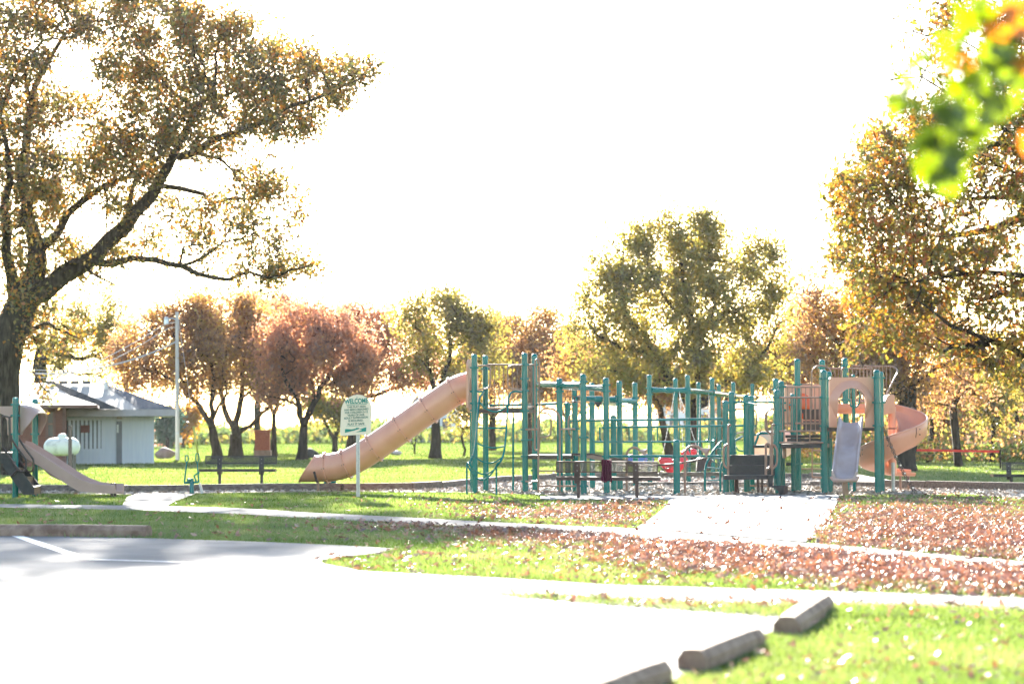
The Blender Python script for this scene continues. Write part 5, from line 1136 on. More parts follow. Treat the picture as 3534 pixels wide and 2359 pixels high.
# slide to the right
prof_t = [(72, 1548), (95, 1553), (150, 1586), (210, 1625), (250, 1652), (290, 1674), (330, 1688), (370, 1692), (412, 1692)]
rows = []
wS = .22
for i, (x, y) in enumerate(prof_t):
    c = P(x, y, 50.55); wall = .15 if i < 5 else .15 - .03 * (i - 4) / 4
    sec = [(-wS - .05, wall - .26 if i < 6 else -.05), (-wS - .05, wall), (-wS - .02, wall + .02), (-wS, wall), (-wS + .02, .04), (-wS + .06, 0), (0, -.01), (wS - .06, 0), (wS - .02, .04), (wS, wall), (wS + .02, wall + .02), (wS + .05, wall), (wS + .05, wall - .2), (0, -.05)]
    r_ = [c + Vector((.22 * sy, sy, sz)) for sy, sz in sec]; rows.append(r_ + [r_[0]])
m_ = MB(); m_.grid(rows); k = len(rows[0]) - 1; m_.add(rows[-1][:-1], [tuple(range(k))]); sl = obj('slide', m_, 'mauve_plastic', tod, smooth=50)
m_ = MB(); m_.prism([(p.x, p.z) for p in [P(x, y, 50.3) for x, y in ((68, 1560), (110, 1590), (160, 1610), (220, 1652), (232, 1656), (205, 1656), (172, 1640), (140, 1610), (110, 1596), (68, 1590))]], (0, 50.3, 0), (1, 0, 0), (0, 0, 1), (0, .4, 0)); obj('slide_keel', m_, 'tan_pipe', sl, smooth=30)
for x, Y in ((386, 50.5), (397, 50.4)): m_ = MB(); m_.beam(Vector((gx(x, Y), Y, -.05)), Vector((gx(x, Y), Y, .28)), .05, .05, up=(0, 1, 0)); obj('support_leg', m_, 'brown_vinyl', sl)
# ------------------------------------------------------------------ welcome sign
YS = 49.0
sg = thing('welcome_sign', G(1236, 1712), 'cream arched welcome sign with green lettering on a perforated steel post', 'sign')
tilt = math.atan2(-5.0, 107)     # the plate hangs a touch askew
pc = P(1226.5, 1500, YS); W_, H_ = .625, .815
def sp_(x, z, dy=0): return pc + Vector((x * math.cos(tilt) + z * math.sin(tilt) * -1, dy, -x * math.sin(tilt) * 1.0 + z * math.cos(tilt)))
def sgn_poly():
    o = [(-W_ / 2 + .03, 0), (W_ / 2 - .03, 0), (W_ / 2 - .008, .008), (W_ / 2, .03), (W_ / 2, H_ - W_ / 2)]
    o += [(W_ / 2 * math.cos(math.pi * k / 16), H_ - W_ / 2 + W_ / 2 * math.sin(math.pi * k / 16)) for k in range(1, 16)]
    return o + [(-W_ / 2, H_ - W_ / 2), (-W_ / 2, .03), (-W_ / 2 + .008, .008)]
pts = [sp_(x, z) for x, z in sgn_poly()]; m_ = MB(); n = len(pts)
m_.add(pts + [p + Vector((0, .012, 0)) for p in pts], [tuple(range(n)), tuple(range(n, 2 * n))[::-1]] + [(i, n + i, n + (i + 1) % n, (i + 1) % n) for i in range(n)]); plate = obj('plate', m_, 'sign_cream', sg, smooth=0)
def text(body, x, z, size, mat, parent, bold=0.0, width=None, sx=1.0):
    cu = bpy.data.curves.new('lettering', 'FONT'); cu.body = body; cu.size = size; cu.align_x = 'CENTER'; cu.offset = bold; cu.extrude = .001
    tmp = bpy.data.objects.new('tmp', cu); me = bpy.data.meshes.new_from_object(tmp); bpy.data.objects.remove(tmp); me.name = 'lettering'; me.materials.clear(); me.materials.append(MATS[mat])
    o = bpy.data.objects.new('lettering', me); C.objects.link(o); o.parent = parent
    o.location = sp_(x, z, -.004) - root_loc(parent); o.rotation_euler = (R(90), tilt, 0); o.scale = (sx, 1, 1)
    return o
text('WELCOME', -.005, .640, .135, 'sign_green', plate, .0045, sx=.72)
m_ = MB()
def bar(x0, x1, z, h): m_.add([sp_(x0, z, -.004), sp_(x1, z, -.004), sp_(x1, z + h, -.004), sp_(x0, z + h, -.004)], [(0, 1, 2, 3)])
bar(-.205, .205, .610, .012); bar(-.195, .21, .178, .006)
obj('underline', m_, 'sign_green', plate, smooth=0)
for i, (s, z) in enumerate((('THIS PLAY AREA', .552), ('HAS BEEN DESIGNED', .496), ('FOR CHILDREN 5-12', .440), ('YEARS OF AGE.', .385), ('ADULT SUPERVISION', .330), ('IS REQUIRED.', .272))): text(s, 0, z, .056, 'sign_text', plate, .0016, sx=.92)
text('PLAY IT SAFE', .005, .200, .062, 'sign_text', plate, .002, sx=.95)
m_ = MB()
for pl in ([(-.215, .055), (-.215, .128), (-.18, .131), (-.14, .126), (-.08, .118), (-.03, .126), (.0, .132), (.01, .145), (.03, .147), (.05, .14), (.075, .143), (.072, .118), (.055, .112), (.0, .098), (-.02, .092), (-.07, .083), (-.13, .07)],
           [(.0, .055), (.08, .078), (.13, .092), (.07, .108), (.11, .118), (.16, .134), (.215, .148), (.215, .06)]):
    m_.add([sp_(x, z, -.004) for x, z in pl], [tuple(range(len(pl)))])
obj('emblem', m_, 'sign_green', plate, smooth=0)
m_ = MB(); xb = gx(1236, YS + .03, 1712); yb = YS + .035
for dx, w in ((-.028, .008), (.028, .008)): m_.box((xb + dx, yb, .95), hx=w, hy=.022, hz=1.0)
m_.box((xb, yb + .02, .95), hx=.03, hy=.003, hz=1.0)
so = obj('sign_post', m_, 'steel', sg); m_ = MB()
for i in range(30): m_.lathe([(.0055, 0), (.0055, .002)], (xb + .012, yb + .015, .1 + i * .038), 6, (0, -1, 0))
obj('hole', m_, 'black_rubber', so)
m_ = MB(); m_.sphere(sp_(.0, .76, -.006), .012, 8, 5); m_.sphere(sp_(.0, .10, -.006), .010, 8, 5); obj('bolt', m_, 'steel', plate)

# ------------------------------------------------------------------ benches with open metal mesh
def mesh_panel(o, ax, ay, w, h, name, mat, parent, pitch=.030, bar=.0054, frame=.024, nrm=None):
    """expanded-metal sheet: real crossing strips inside a frame"""
    m_ = MB(); ax = Vector(ax).normalized(); ay = Vector(ay).normalized(); nz = ax.cross(ay).normalized()
    n = int((w + h) / pitch) + 1; t = nz * .002
    for s in (1, -1):
        for i in range(-1, n + 1):
            c = i * pitch; x0, z0, x1, z1 = (c - h, 0, c, h) if s > 0 else (c, 0, c - h, h)
            def cl(xa, za, xb_, zb):
                pts = []
                for lim in (0, w):
                    pass
                ta, tb = 0.0, 1.0; dx = xb_ - xa
                for lo_, hi_ in ((0, w),):
                    t0_, t1_ = (lo_ - xa) / dx, (hi_ - xa) / dx
                    if t0_ > t1_: t0_, t1_ = t1_, t0_
                    ta, tb = max(ta, t0_), min(tb, t1_)
                return (ta, tb) if ta < tb - .02 else None
            r_ = cl(x0, z0, x1, z1)
            if not r_: continue
            p = o + ax * (x0 + (x1 - x0) * r_[0]) + ay * (z0 + (z1 - z0) * r_[0]); q = o + ax * (x0 + (x1 - x0) * r_[1]) + ay * (z0 + (z1 - z0) * r_[1])
            d = (q - p).normalized(); sd = d.cross(nz) * bar
            m_.add([p + sd - t, q + sd - t, q - sd - t, p - sd - t, p + sd + t, q + sd + t, q - sd + t, p - sd + t], [(0, 1, 2, 3), (7, 6, 5, 4), (0, 4, 5, 1), (2, 6, 7, 3)])
    ob = obj(name, m_, mat, parent, smooth=0)
    m_ = MB()
    for a, b_ in ((Vector((0, 0)), Vector((w, 0))), (Vector((0, h)), Vector((w, h)))):
        m_.beam(o + ax * a.x + ay * a.y, o + ax * b_.x + ay * b_.y, frame * 1.1, frame * 1.1, up=nz)
    for x in (0, w): m_.beam(o + ax * x + ay * (-frame * .54), o + ax * x + ay * (h + frame * .54), frame, frame, up=nz)
    obj('edge_frame', m_, mat, ob, smooth=0); return ob
def bench(cx, Y, xl, xr, ytop, ybot, yseat, legs, label, mat, rear, sl, sr, ang=0.0, plate_w=.06):
    """rear=True: seen from behind, so the backrest is nearest"""
    p0 = P((xl + xr) / 2, 1700, Y); t = thing('park_bench', (p0.x, Y, 0), label, 'bench', 'mesh park benches'); sgnY = 1 if rear else -1
    a, c = P(xl, ytop, Y), P(xr, ytop + ang, Y); zb = P(xl, ybot, Y).z; ax = (c - a).normalized(); w = (c - a).length; h = a.z - zb
    Yoff = Vector((0, 0.0 if rear else .22, 0))
    mesh_panel(Vector((a.x, a.y, zb)) + Yoff, ax, (0, -.12 * (1 if rear else -1), 1), w, h, 'backrest', mat, t)
    # seat: frame plate with the mesh top
    s0 = P(sl, yseat, Y); s1 = P(sr, yseat + ang, Y); axs = (s1 - s0).normalized(); ws = (s1 - s0).length; dp = .36
    so_ = s0 + Vector((0, .07 if rear else -.12, 0)); seat = mesh_panel(so_ + Vector((0, 0, .03)), axs, (0, 1, .03 if rear else -.02), ws, dp, 'seat', mat, t, pitch=.032, bar=.009)
    m_ = MB()
    for yy_ in (0, dp): m_.beam(so_ + Vector((0, yy_, .005)), so_ + axs * ws + Vector((0, yy_, .005)), .022, .06)
    for xx_ in (0, ws): m_.beam(so_ + axs * xx_ + Vector((0, 0, .005)), so_ + axs * xx_ + Vector((0, dp, .005)), .022, .06)
    obj('rim', m_, mat, seat)
    for lx in legs:
        q = P(lx, yseat + 6, Y); zt = a.z - .015
        m_ = MB(); m_.beam(Vector((q.x, Y + (-.03 if rear else .19), zt)), Vector((q.x, Y + (.0 if rear else .14), q.z - .05)), plate_w * 1.9, .012, up=(0, 1, 0)); up_ = obj('back_support', m_, mat, t)
        m_ = MB()
        for zz in (.06, .16): m_.sphere((q.x, Y - .045 if rear else Y + .165, zt - zz), .008, 6, 4)
        obj('bolt', m_, 'steel', up_)
        m_ = MB(); m_.beam(Vector((q.x + .02, Y + .03, -.05)), Vector((q.x + .02, Y + .03, q.z)), .065, .065, up=(0, 1, 0)); m_.beam(Vector((q.x + .02, Y - .05, q.z - .01)), Vector((q.x + .02, Y + .36, q.z - .01)), .05, .05); obj('leg', m_, mat, t)
    return t
bench(0, 46.6, 1921, 2268, 1592, 1627, 1652, (1992, 2194), 'brown mesh park bench facing the playground with a maroon cloth over its back', 'brown_vinyl', True, 1922, 2279, 2)
bench(0, 57.4, 706, 951, 1574, 1599, 1623, (755, 900), 'dark mesh park bench on the lawn left of the tube slide', 'dark_vinyl', False, 690, 950, 0)
bench(0, 55.0, 3466, 3710, 1596, 1619, 1641, (3487, 3680), 'dark mesh park bench cut off by the far right picture edge', 'dark_vinyl', False, 3426, 3700, 1)

# maroon cloth hung over the bench back
m_ = MB(); rows = []
YB = 46.55; c0 = P(2093, 1590, YB); wd = .20
for j in range(17):
    t = j / 16; row = []
    for i in range(15):
        u = i / 14 - .5; fold = .022 * math.sin(u * 22 + .6) * min(1, .3 + t * 1.6) + .012 * math.sin(u * 41 + t * 2)
        if t < .18: z = .0 - .10 * (1 - t / .18); y = .075 * (1 - t / .18) + .0
        else: z = -.415 * (t - .18) / .82; y = -.035
        if t < .18 and t > .06: z += .03
        wl_ = wd * (1.0 - .12 * math.sin(math.pi * min(1, t * 1.1))); row.append(c0 + Vector((u * wl_, y - .035 + fold * (1 if t > .15 else .3), z + .02 + (.018 * math.sin(u * 9) if j == 16 else 0))))
    rows.append(row)
m_.grid(rows); o = obj('draped_cloth', m_, 'maroon_cloth', loc=c0, smooth=80)
tag(o, 'maroon sweater or cloth hanging over the back of the brown bench', 'cloth')
sm = o.modifiers.new('thick', 'SOLIDIFY'); sm.thickness = .012

# ------------------------------------------------------------------ sand diggers
def digger(x, Y, label, s=1.0):
    bx_ = gx(x, Y); t = thing('sand_digger', (bx_, Y, 0), label, 'digger', 'green sand diggers'); V_ = lambda dx, dz, dy=0: Vector((bx_ + dx * s, Y + dy, dz * s))
    m_ = MB(); m_.lathe([(.05, -.05), (.05, .24), (.042, .26), (.042, .32)], (bx_, Y, 0), 12); obj('base_post', m_, 'teal', t, smooth=40)
    m_ = MB(); m_.tube([V_(-.17, .23), V_(.12, .24), V_(.16, .27)], .024, 8); m_.box(V_(-.03, .29), hx=.07, hy=.05, hz=.03, bev=.01); obj('swivel_arm', m_, 'teal', t)
    for dx, top, k in ((-.14, .80, 0), (.13, .84, 1)):
        m_ = MB(); m_.tube([V_(dx - .02 if not k else dx + .02, .25), V_(dx + (.03 if not k else -.01), .66)], .017, 7)
        m_.tube(spl([V_(dx + .03 - .04 * k, .66), V_(dx + .065 - .04 * k, .72), V_(dx + .06 - .04 * k, top), V_(dx + .03 - .04 * k, top + .02), V_(dx + .0 - .04 * k, top), V_(dx + .0 - .04 * k, .72)], 4, closed=True), .013, 6, closed=True); obj('lever', m_, 'teal', t, smooth=60)
    m_ = MB(); m_.tube([V_(.10, .24), V_(.05, .38), V_(.14, .44), V_(.17, .46)], .018, 7); obj('linkage', m_, 'teal', t, smooth=60)
    m_ = MB(); m_.prism([(0, 0), (.04, .01), (.10, -.22), (.06, -.24)], V_(.15, .22, -.06), (s, 0, 0), (0, 0, s), (0, .12, 0)); obj('bucket', m_, 'steel', t)
digger(662, 52.4, 'green sand digger toy standing beside the mesh bench')
digger(1139, 53.6, 'green sand digger half hidden behind the tube slide exit', .8)

# ------------------------------------------------------------------ shed with grey hip roof, brown building before it
YBd = 96.0
sh = thing('park_shed', (P(400, 1500, YBd).x, YBd, 0), 'pale ribbed shed with partly shaded hip roof behind the propane tank', 'shed')
x0, x1, xr_ = 232, 530, 530; zt = P(400, 1428, YBd).z; wl_ = P(200, 1500, YBd).x; wr = P(530, 1500, YBd).x
zg = 0.0; dpt = 8.0
m_ = MB(); m_.box(((wl_ - 3 + wr) / 2, YBd + dpt / 2, zt / 2), hx=(wr - wl_ + 3) / 2, hy=dpt / 2, hz=zt / 2); wall = obj('wall', m_, 'siding_white', sh, smooth=0)
m_ = MB(); a_r, b_r = P(222, 1548, YBd), P(351, 1449, YBd); m_.box(((a_r.x + b_r.x) / 2, YBd - .012, (a_r.z + b_r.z) / 2), hx=(b_r.x - a_r.x) / 2, hy=.012, hz=(b_r.z - a_r.z) / 2); obj('recessed_board', m_, 'door_grey', wall, smooth=0)
xa = wl_ + .0; xe = P(350, 1500, YBd).x; i = 0
rib_me = None
while xa < wr - .06:
    wide = xa < xe; st_ = .165 if wide else .105
    m_ = MB(); m_.box((xa, YBd - .02, zt / 2 - (.02 if wide else 0)), hx=.05 if wide else .016, hy=.045 if wide else .01, hz=zt / 2 - .03)
    if not (P(402, 1500, YBd).x - .03 < xa < P(424, 1500, YBd).x + .03): obj('rib', m_, 'siding_white', wall, smooth=0)
    xa += st_
m_ = MB(); m_.box(((P(401, 1, YBd).x + P(424, 1, YBd).x) / 2 - .35, YBd - .03, 1.0), hx=.0, hy=.0, hz=.0)
dxl, dxr = P(402, 1500, YBd).x, P(421, 1500, YBd).x; dz = P(410, 1452, YBd).z
m_ = MB(); m_.box(((dxl + dxr) / 2, YBd - .03, dz / 2), hx=(dxr - dxl) / 2, hy=.03, hz=dz / 2); dr = obj('door', m_, 'door_grey', sh, smooth=0)
m_ = MB(); m_.box((dxl + .05, YBd - .07, P(410, 1478, YBd).z), hx=.03, hy=.006, hz=.16); obj('door_pane', m_, 'lamp_glass', dr, smooth=0)
m_ = MB(); m_.box(((dxl + dxr) / 2, YBd - .08, P(410, 1440, YBd).z), hx=.10, hy=.06, hz=.07); obj('door_lamp', m_, 'fascia_grey', dr)
# roof
ez0, ez1 = P(400, 1436, YBd).z, P(400, 1413, YBd).z; ov = 1.1; L0 = wl_ - 3.6; L1 = P(602, 1430, YBd).x; F0 = YBd - ov; B0 = YBd + dpt + ov
rz = P(170, 1320, YBd + 3).z
rl, rr_ = P(160, 1320, YBd + 4).x, P(400, 1345, YBd + 4).x; ym = (F0 + B0) / 2
m_ = MB(); m_.add([(L0, F0, ez1), (L1, F0, ez1), (L1, B0, ez1), (L0, B0, ez1), (rl, ym, rz), (rr_, ym, rz)], [(0, 1, 5, 4), (1, 2, 5), (2, 3, 4, 5), (3, 0, 4)]); rf = obj('roof', m_, 'shingle_tan', sh, smooth=0)
m_ = MB(); m_.add([Vector((L1, F0 , ez1)) + Vector((.0, .0, .012)), Vector((L1, B0, ez1)) + Vector((0, 0, .012)), Vector((rr_, ym, rz)) + Vector((.02, 0, .012)), Vector((P(478, 1, YBd).x, F0, ez1)) + Vector((0, -.003, .014))], [(0, 1, 2), (0, 2, 3)]); obj('shaded_slope', m_, 'shingle_dark', rf, smooth=0)  # dark sheet over the roof paints the shade on its right slopes
m_ = MB(); m_.box(((L0 + L1) / 2, ym, (ez0 + ez1) / 2 - .003), hx=(L1 - L0) / 2, hy=(B0 - F0) / 2, hz=(ez1 - ez0) / 2); obj('fascia', m_, 'fascia_grey', sh, smooth=0)
for px_ in (218, 262, 300, 340):
    t = .93; q = P(px_, 1330, YBd + 3); yq = F0 + (ym - F0) * .9; zq = ez1 + (rz - ez1) * .9; m_ = MB(); m_.box((q.x, yq, zq + .12), hx=.17, hy=.14, hz=.07, bev=.02); obj('roof_vent', m_, 'shingle_dark', rf)
m_ = MB(); q = P(393, 1346, YBd + 2); m_.tube([Vector((q.x, F0 + (ym - F0) * .75, ez1 + (rz - ez1) * .7)), Vector((q.x, F0 + (ym - F0) * .75, ez1 + (rz - ez1) * .7 + .35))], .09, 8); obj('vent_pipe', m_, 'grey_metal', rf)
sh.rotation_euler = (0, 0, R(9))
m_ = MB(); pl = [P(x, y, YBd - 1.4) for x, y in ((152, 1320), (172, 1317), (398, 1411), (300, 1411))]; m_.prism([(p.x, p.z) for p in pl], (0, YBd - 1.4, 0), (1, 0, 0), (0, 0, 1), (0, .25, 0)); obj('shaded_hip_face', m_, 'shingle_dark', rf, smooth=0)  # added dark strip; shade of the left hip put into its colour
# notice
nx = P(299, 1500, YBd).x; nz_ = P(299, 1479, YBd).z; nt = thing('notice_board', (nx, YBd - .09, nz_), 'brown notice with pale lettering on the ribbed shed wall', 'sign')
m_ = MB(); m_.box((nx, YBd - .08, nz_), hx=.18, hy=.015, hz=.145); pn = obj('panel', m_, 'notice_brown', nt, smooth=0); nt.rotation_euler = (0, 0, R(9)); nt.location.y -= .24
m_ = MB()
for r_, ws in enumerate(((.05, .08, .1), (.07, .05, .09), (.1, .06, .07), (.09, .11))):
    xx = -.145
    for w in ws: m_.box((nx + xx + w / 2, YBd - .0965, nz_ + .095 - r_ * .062), hx=w / 2, hy=.001, hz=.018); xx += w + .025
obj('lettering', m_, 'notice_text', pn, smooth=0)
# brown building at the left
YN = 90.0
br = thing('brown_building', (P(150, 1500, YN).x, YN, 0), 'reddish brown timber building with low tan roof behind the oak trunk', 'building')
wl2, wr2 = P(-420, 1500, YN).x, P(219, 1500, YN).x; z2_ = P(150, 1405, YN).z
m_ = MB(); m_.box(((wl2 + wr2) / 2, YN + 2.2, z2_ / 2), hx=(wr2 - wl2) / 2, hy=2.2, hz=z2_ / 2); wl3 = obj('wall', m_, 'siding_brown', br, smooth=0)
nb = 16
for k in range(nb):
    zz = (k + .5) * z2_ / nb; m_ = MB(); c = Vector(((wl2 + wr2) / 2, YN - .015, zz)); hh = z2_ / nb / 2 - .003
    m_.add([c + Vector((s * (wr2 - wl2) / 2, -.02 if z < 0 else 0, z * hh)) for z in (-1, 1) for s in (-1, 1)] + [c + Vector((s * (wr2 - wl2) / 2, .014, z * hh)) for z in (-1, 1) for s in (-1, 1)], [(0, 1, 3, 2), (0, 4, 5, 1), (2, 3, 7, 6)]); obj('plank', m_, 'siding_brown', wl3, smooth=0)
for px0, px1, py0, py1 in ((162, 187, 1415, 1509), (-60, -30, 1415, 1509)):
    a, c = P(px0, py1, YN), P(px1, py0, YN); m_ = MB(); cc_ = (a + c) / 2; hw, hh = (c.x - a.x) / 2, (c.z - a.z) / 2
    for dx, dz_, w, h in ((-hw, 0, .05, hh), (hw, 0, .05, hh), (0, hh, hw + .05, .05), (0, -hh, hw + .05, .05), (0, 0, hw, .03)): m_.box((cc_.x + dx, YN - .06, cc_.z + dz_), hx=w, hy=.03, hz=h)
    wo = obj('window', m_, 'brown_trim', br, smooth=0)
    for s in (-1, 1): m_ = MB(); m_.box((cc_.x, YN - .05, cc_.z + s * hh / 2), hx=hw - .05, hy=.01, hz=hh / 2 - .03); obj('pane', m_, 'window_glass', wo, smooth=0)
m_ = MB(); m_.box((wr2 + .02, YN - .02, z2_ / 2), hx=.07, hy=.07, hz=z2_ / 2); obj('corner_board', m_, 'brown_trim', br, smooth=0)
ee = P(320, 1399, YN - 1).x; e0, e1 = P(200, 1407, YN - 1).z, P(200, 1397, YN - 1).z; el = wl2 - 1; rz2 = P(165, 1331, YN + 2).z; rx = P(172, 1331, YN + 2.2).x
m_ = MB(); m_.box(((el + ee) / 2, YN + 2.2, (e0 + e1) / 2), hx=(ee - el) / 2, hy=3.3, hz=(e1 - e0) / 2); obj('fascia', m_, 'brown_trim', br, smooth=0)
m_ = MB(); m_.add([(el, YN - 1.1, e1 + .003), (ee, YN - 1.1, e1 + .003), (ee, YN + 5.5, e1 + .003), (el, YN + 5.5, e1 + .003), (el + 2, YN + 2.2, rz2), (rx, YN + 2.2, rz2)], [(0, 1, 5, 4), (1, 2, 5), (2, 3, 4, 5), (3, 0, 4)]); obj('roof', m_, 'shingle_tan', br, smooth=0)

br.rotation_euler = (0, 0, R(9))
# propane tank and timber post
YK = 80.0; tk = thing('propane_tank', (P(214, 1580, YK).x, YK, 0), 'white propane tank lying on the lawn before the shed', 'tank')
c = P(214, 1541, YK); L = .60; r_ = .295; m_ = MB(); prof_k = [(.02, -L)] + [(r_ * math.sin(math.pi / 2 * k / 6), -L + .3 * (1 - math.cos(math.pi / 2 * k / 6))) for k in range(1, 7)] + [(r_ * math.sin(math.pi / 2 * (6 - k) / 6), L - .3 * (1 - math.cos(math.pi / 2 * (6 - k) / 6))) for k in range(0, 6)] + [(.02, L)]
m_.lathe(prof_k, c, 24, (1, .12, 0)); tb_ = obj('tank_body', m_, 'tank_white', tk, smooth=60)
m_ = MB(); d = P(215, 1507, YK); m_.lathe([(.14, -.09), (.14, .06), (.1, .10), (.03, .11)], d, 12); obj('valve_dome', m_, 'tank_white', tk, smooth=50)
for dx in (-.35, .35): m_ = MB(); m_.box((c.x + dx, YK, (c.z - .25) / 2), hx=.06, hy=.28, hz=(c.z - .22) / 2); obj('saddle', m_, 'rock_dark', tk)
YW = 74.0; pw = P(242, 1600, YW); m_ = MB(); m_.beam(Vector((pw.x, YW, -.05)), Vector((pw.x, YW, P(242, 1468, YW).z)), .10, .10, up=(0, 1, 0), bev=.01)
tag(obj('timber_post', m_, 'wood_post', loc=(pw.x, YW, 0)), 'weathered timber post in front of the propane tank', 'post')

# utility pole, lamp, wires
YP = 106.0; up_ = thing('utility_pole', (P(613, 1580, YP).x, YP, 0), 'tall pale utility pole with a lamp at its top', 'utility pole')
pt = P(611, 1076, YP); pb = Vector((P(613, 1580, YP).x, YP, -.05)); m_ = MB(); m_.tube([pb, (pb + pt) / 2, pt], [.10, .088, .075], 12); obj('pole', m_, 'pole_wood', up_, smooth=50)
m_ = MB(); m_.tube(spl([P(609, 1104, YP - .1), P(595, 1098, YP - .2), P(582, 1101, YP - .3), P(574, 1100, YP - .3)], 4), .03, 6); la = obj('lamp_arm', m_, 'grey_metal', up_, smooth=60)
m_ = MB(); m_.lathe([(.06, .12), (.09, .09), (.10, .02)], P(574, 1102, YP - .3), 12); obj('lamp_head', m_, 'grey_metal', la); m_ = MB(); m_.lathe([(.09, .02), (.10, -.02), (.11, -.16), (.09, -.20), (.02, -.21)], P(574, 1103, YP - .3), 12); obj('lamp_bowl', m_, 'lamp_glass', la, smooth=60)
m_ = MB(); m_.box(P(623, 1518, YP - .12), hx=.07, hy=.06, hz=.12); obj('meter_box', m_, 'grey_metal', up_); m_ = MB(); m_.lathe([(.08, -.04), (.08, .05)], P(612, 1494, YP - .05), 10, (0, -1, 0)); obj('meter', m_, 'grey_metal', up_)
def wire(pts, r, label):
    m_ = MB(); m_.tube(spl(pts, 6), r, 5); a = Vector(pts[0]); o = obj('power_line', m_, 'wire_light', loc=a, smooth=60); tag(o, label, 'cable', 'wires from the utility pole')
wire([P(609, 1178, YP), P(520, 1218, YP - 2), P(400, 1256, YP - 4), P(250, 1284, YP - 6), P(115, 1288, YP - 8), P(-150, 1270, YP - 11)], .035, 'lowest and thickest pale cable from the pole to the left')
wire([P(609, 1110, YP), P(560, 1124, YP - 1), P(480, 1172, YP - 3), P(350, 1240, YP - 5), P(220, 1277, YP - 7), P(-150, 1262, YP - 11)], .016, 'upper thin wire from the pole to the left')
wire([P(609, 1128, YP), P(570, 1138, YP - 1), P(480, 1193, YP - 3), P(350, 1258, YP - 5), P(220, 1290, YP - 7), P(145, 1302, YP - 8), P(-150, 1290, YP - 11)], .016, 'middle thin wire from the pole to the left')
wire([P(614, 1090, YP), P(630, 1200, YP - .3), P(645, 1300, YP - .6), P(655, 1376, YP - .8)], .009, 'thin guy wire slanting down right from the pole top')
m_ = MB(); m_.tube([G(686, 1583), P(675, 1520, 104), P(668, 1470, 104)], .05, 7); tag(obj('guy_marker', m_, 'stake_yellow', loc=G(686, 1583)), 'thin yellow green stake on the lawn right of the pole', 'stake')

# boulders, kiosk, net, car, far houses
def boulder(x, y, Y, sx, sz, mat, label):
    c = P(x, y, Y); c.z = 0; m_ = MB(); m_.sphere((c.x, Y, sz * .42), 1, 16, 10); vs = []
    for v in m_.v:
        dx, dy, dz = v[0] - c.x, v[1] - Y, v[2] - sz * .42; k = 1 + .10 * math.sin(dx * 3 + dz * 4 + x) + .07 * math.sin(dy * 5 - dx * 4) + .04 * math.sin(dz * 9 + dx * 7)
        vs.append((c.x + dx * sx * k, Y + dy * sx * .8 * k, max(-.05, sz * .42 + dz * sz * .58 * k)))
    m_.v = vs; tag(obj('boulder', m_, mat, loc=(c.x, Y, 0), smooth=50), label, 'boulder')
boulder(570, 1560, 112, .44, .48, 'rock_pink', 'pinkish boulder beside the shed and the utility pole')
boulder(1073, 1575, 110, .32, .42, 'rock_dark', 'dark boulder right of the forked red oak trunk')
boulder(1366, 1572, 120, .30, .22, 'rock_pale', 'low pale rock on the lawn left of the straight trunked oak')
YKo = 112; kx = P(907, 1570, YKo).x; ko = thing('brick_kiosk', (kx, YKo, 0), 'reddish brick kiosk pillar on a stone base between the oaks', 'kiosk')
zt_ = P(907, 1487, YKo).z; zb_ = P(907, 1553, YKo).z; w_ = .33
m_ = MB(); m_.box((kx, YKo, zb_ / 2), hx=w_ + .06, hy=.3, hz=zb_ / 2, bev=.02); obj('base', m_, 'kiosk_stone', ko); m_ = MB(); m_.box((kx, YKo, (zt_ + zb_) / 2), hx=w_, hy=.25, hz=(zt_ - zb_) / 2); pi_ = obj('pillar', m_, 'kiosk_brick', ko, smooth=0)
zz = P(907, 1502, YKo).z
m_ = MB(); m_.box((kx, YKo, zt_ + .02), hx=w_ + .04, hy=.29, hz=.04); obj('cap', m_, 'kiosk_brick', ko, smooth=0); m_ = MB(); m_.box((kx, YKo - .26, zz), hx=w_ + .02, hy=.03, hz=.035); obj('ledge', m_, 'kiosk_brick', pi_, smooth=0)
for s in (-1, 1): m_ = MB(); m_.box((kx + s * (w_ - .03), YKo - .265, (zz + zb_) / 2 - .02), hx=.035, hy=.02, hz=(zz - zb_) / 2 - .02); obj('side_strip', m_, 'kiosk_brick', pi_, smooth=0)
YV = 74.0; vn = thing('volleyball_net', (P(3300, 1600, YV).x, YV, 0), 'red net tape stretched across the lawn above the right hand grass', 'net')
a, c = P(3145, 1552, YV), P(3452, 1557, YV); m_ = MB(); m_.add([a + Vector((0, 0, .035)), c + Vector((0, 0, .035)), c - Vector((0, 0, .035)), a - Vector((0, 0, .035)), a + Vector((0, .012, .035)), c + Vector((0, .012, .035)), c + Vector((0, .012, -.035)), a + Vector((0, .012, -.035))], [(3, 2, 1, 0), (4, 5, 6, 7), (0, 1, 5, 4), (2, 3, 7, 6)]); obj('top_tape', m_, 'net_red', vn, smooth=0)
for q in (a, c): m_ = MB(); m_.tube([Vector((q.x, YV, -.05)), q + Vector((0, 0, .06))], .03, 8); obj('net_post', m_, 'bark_far', vn)
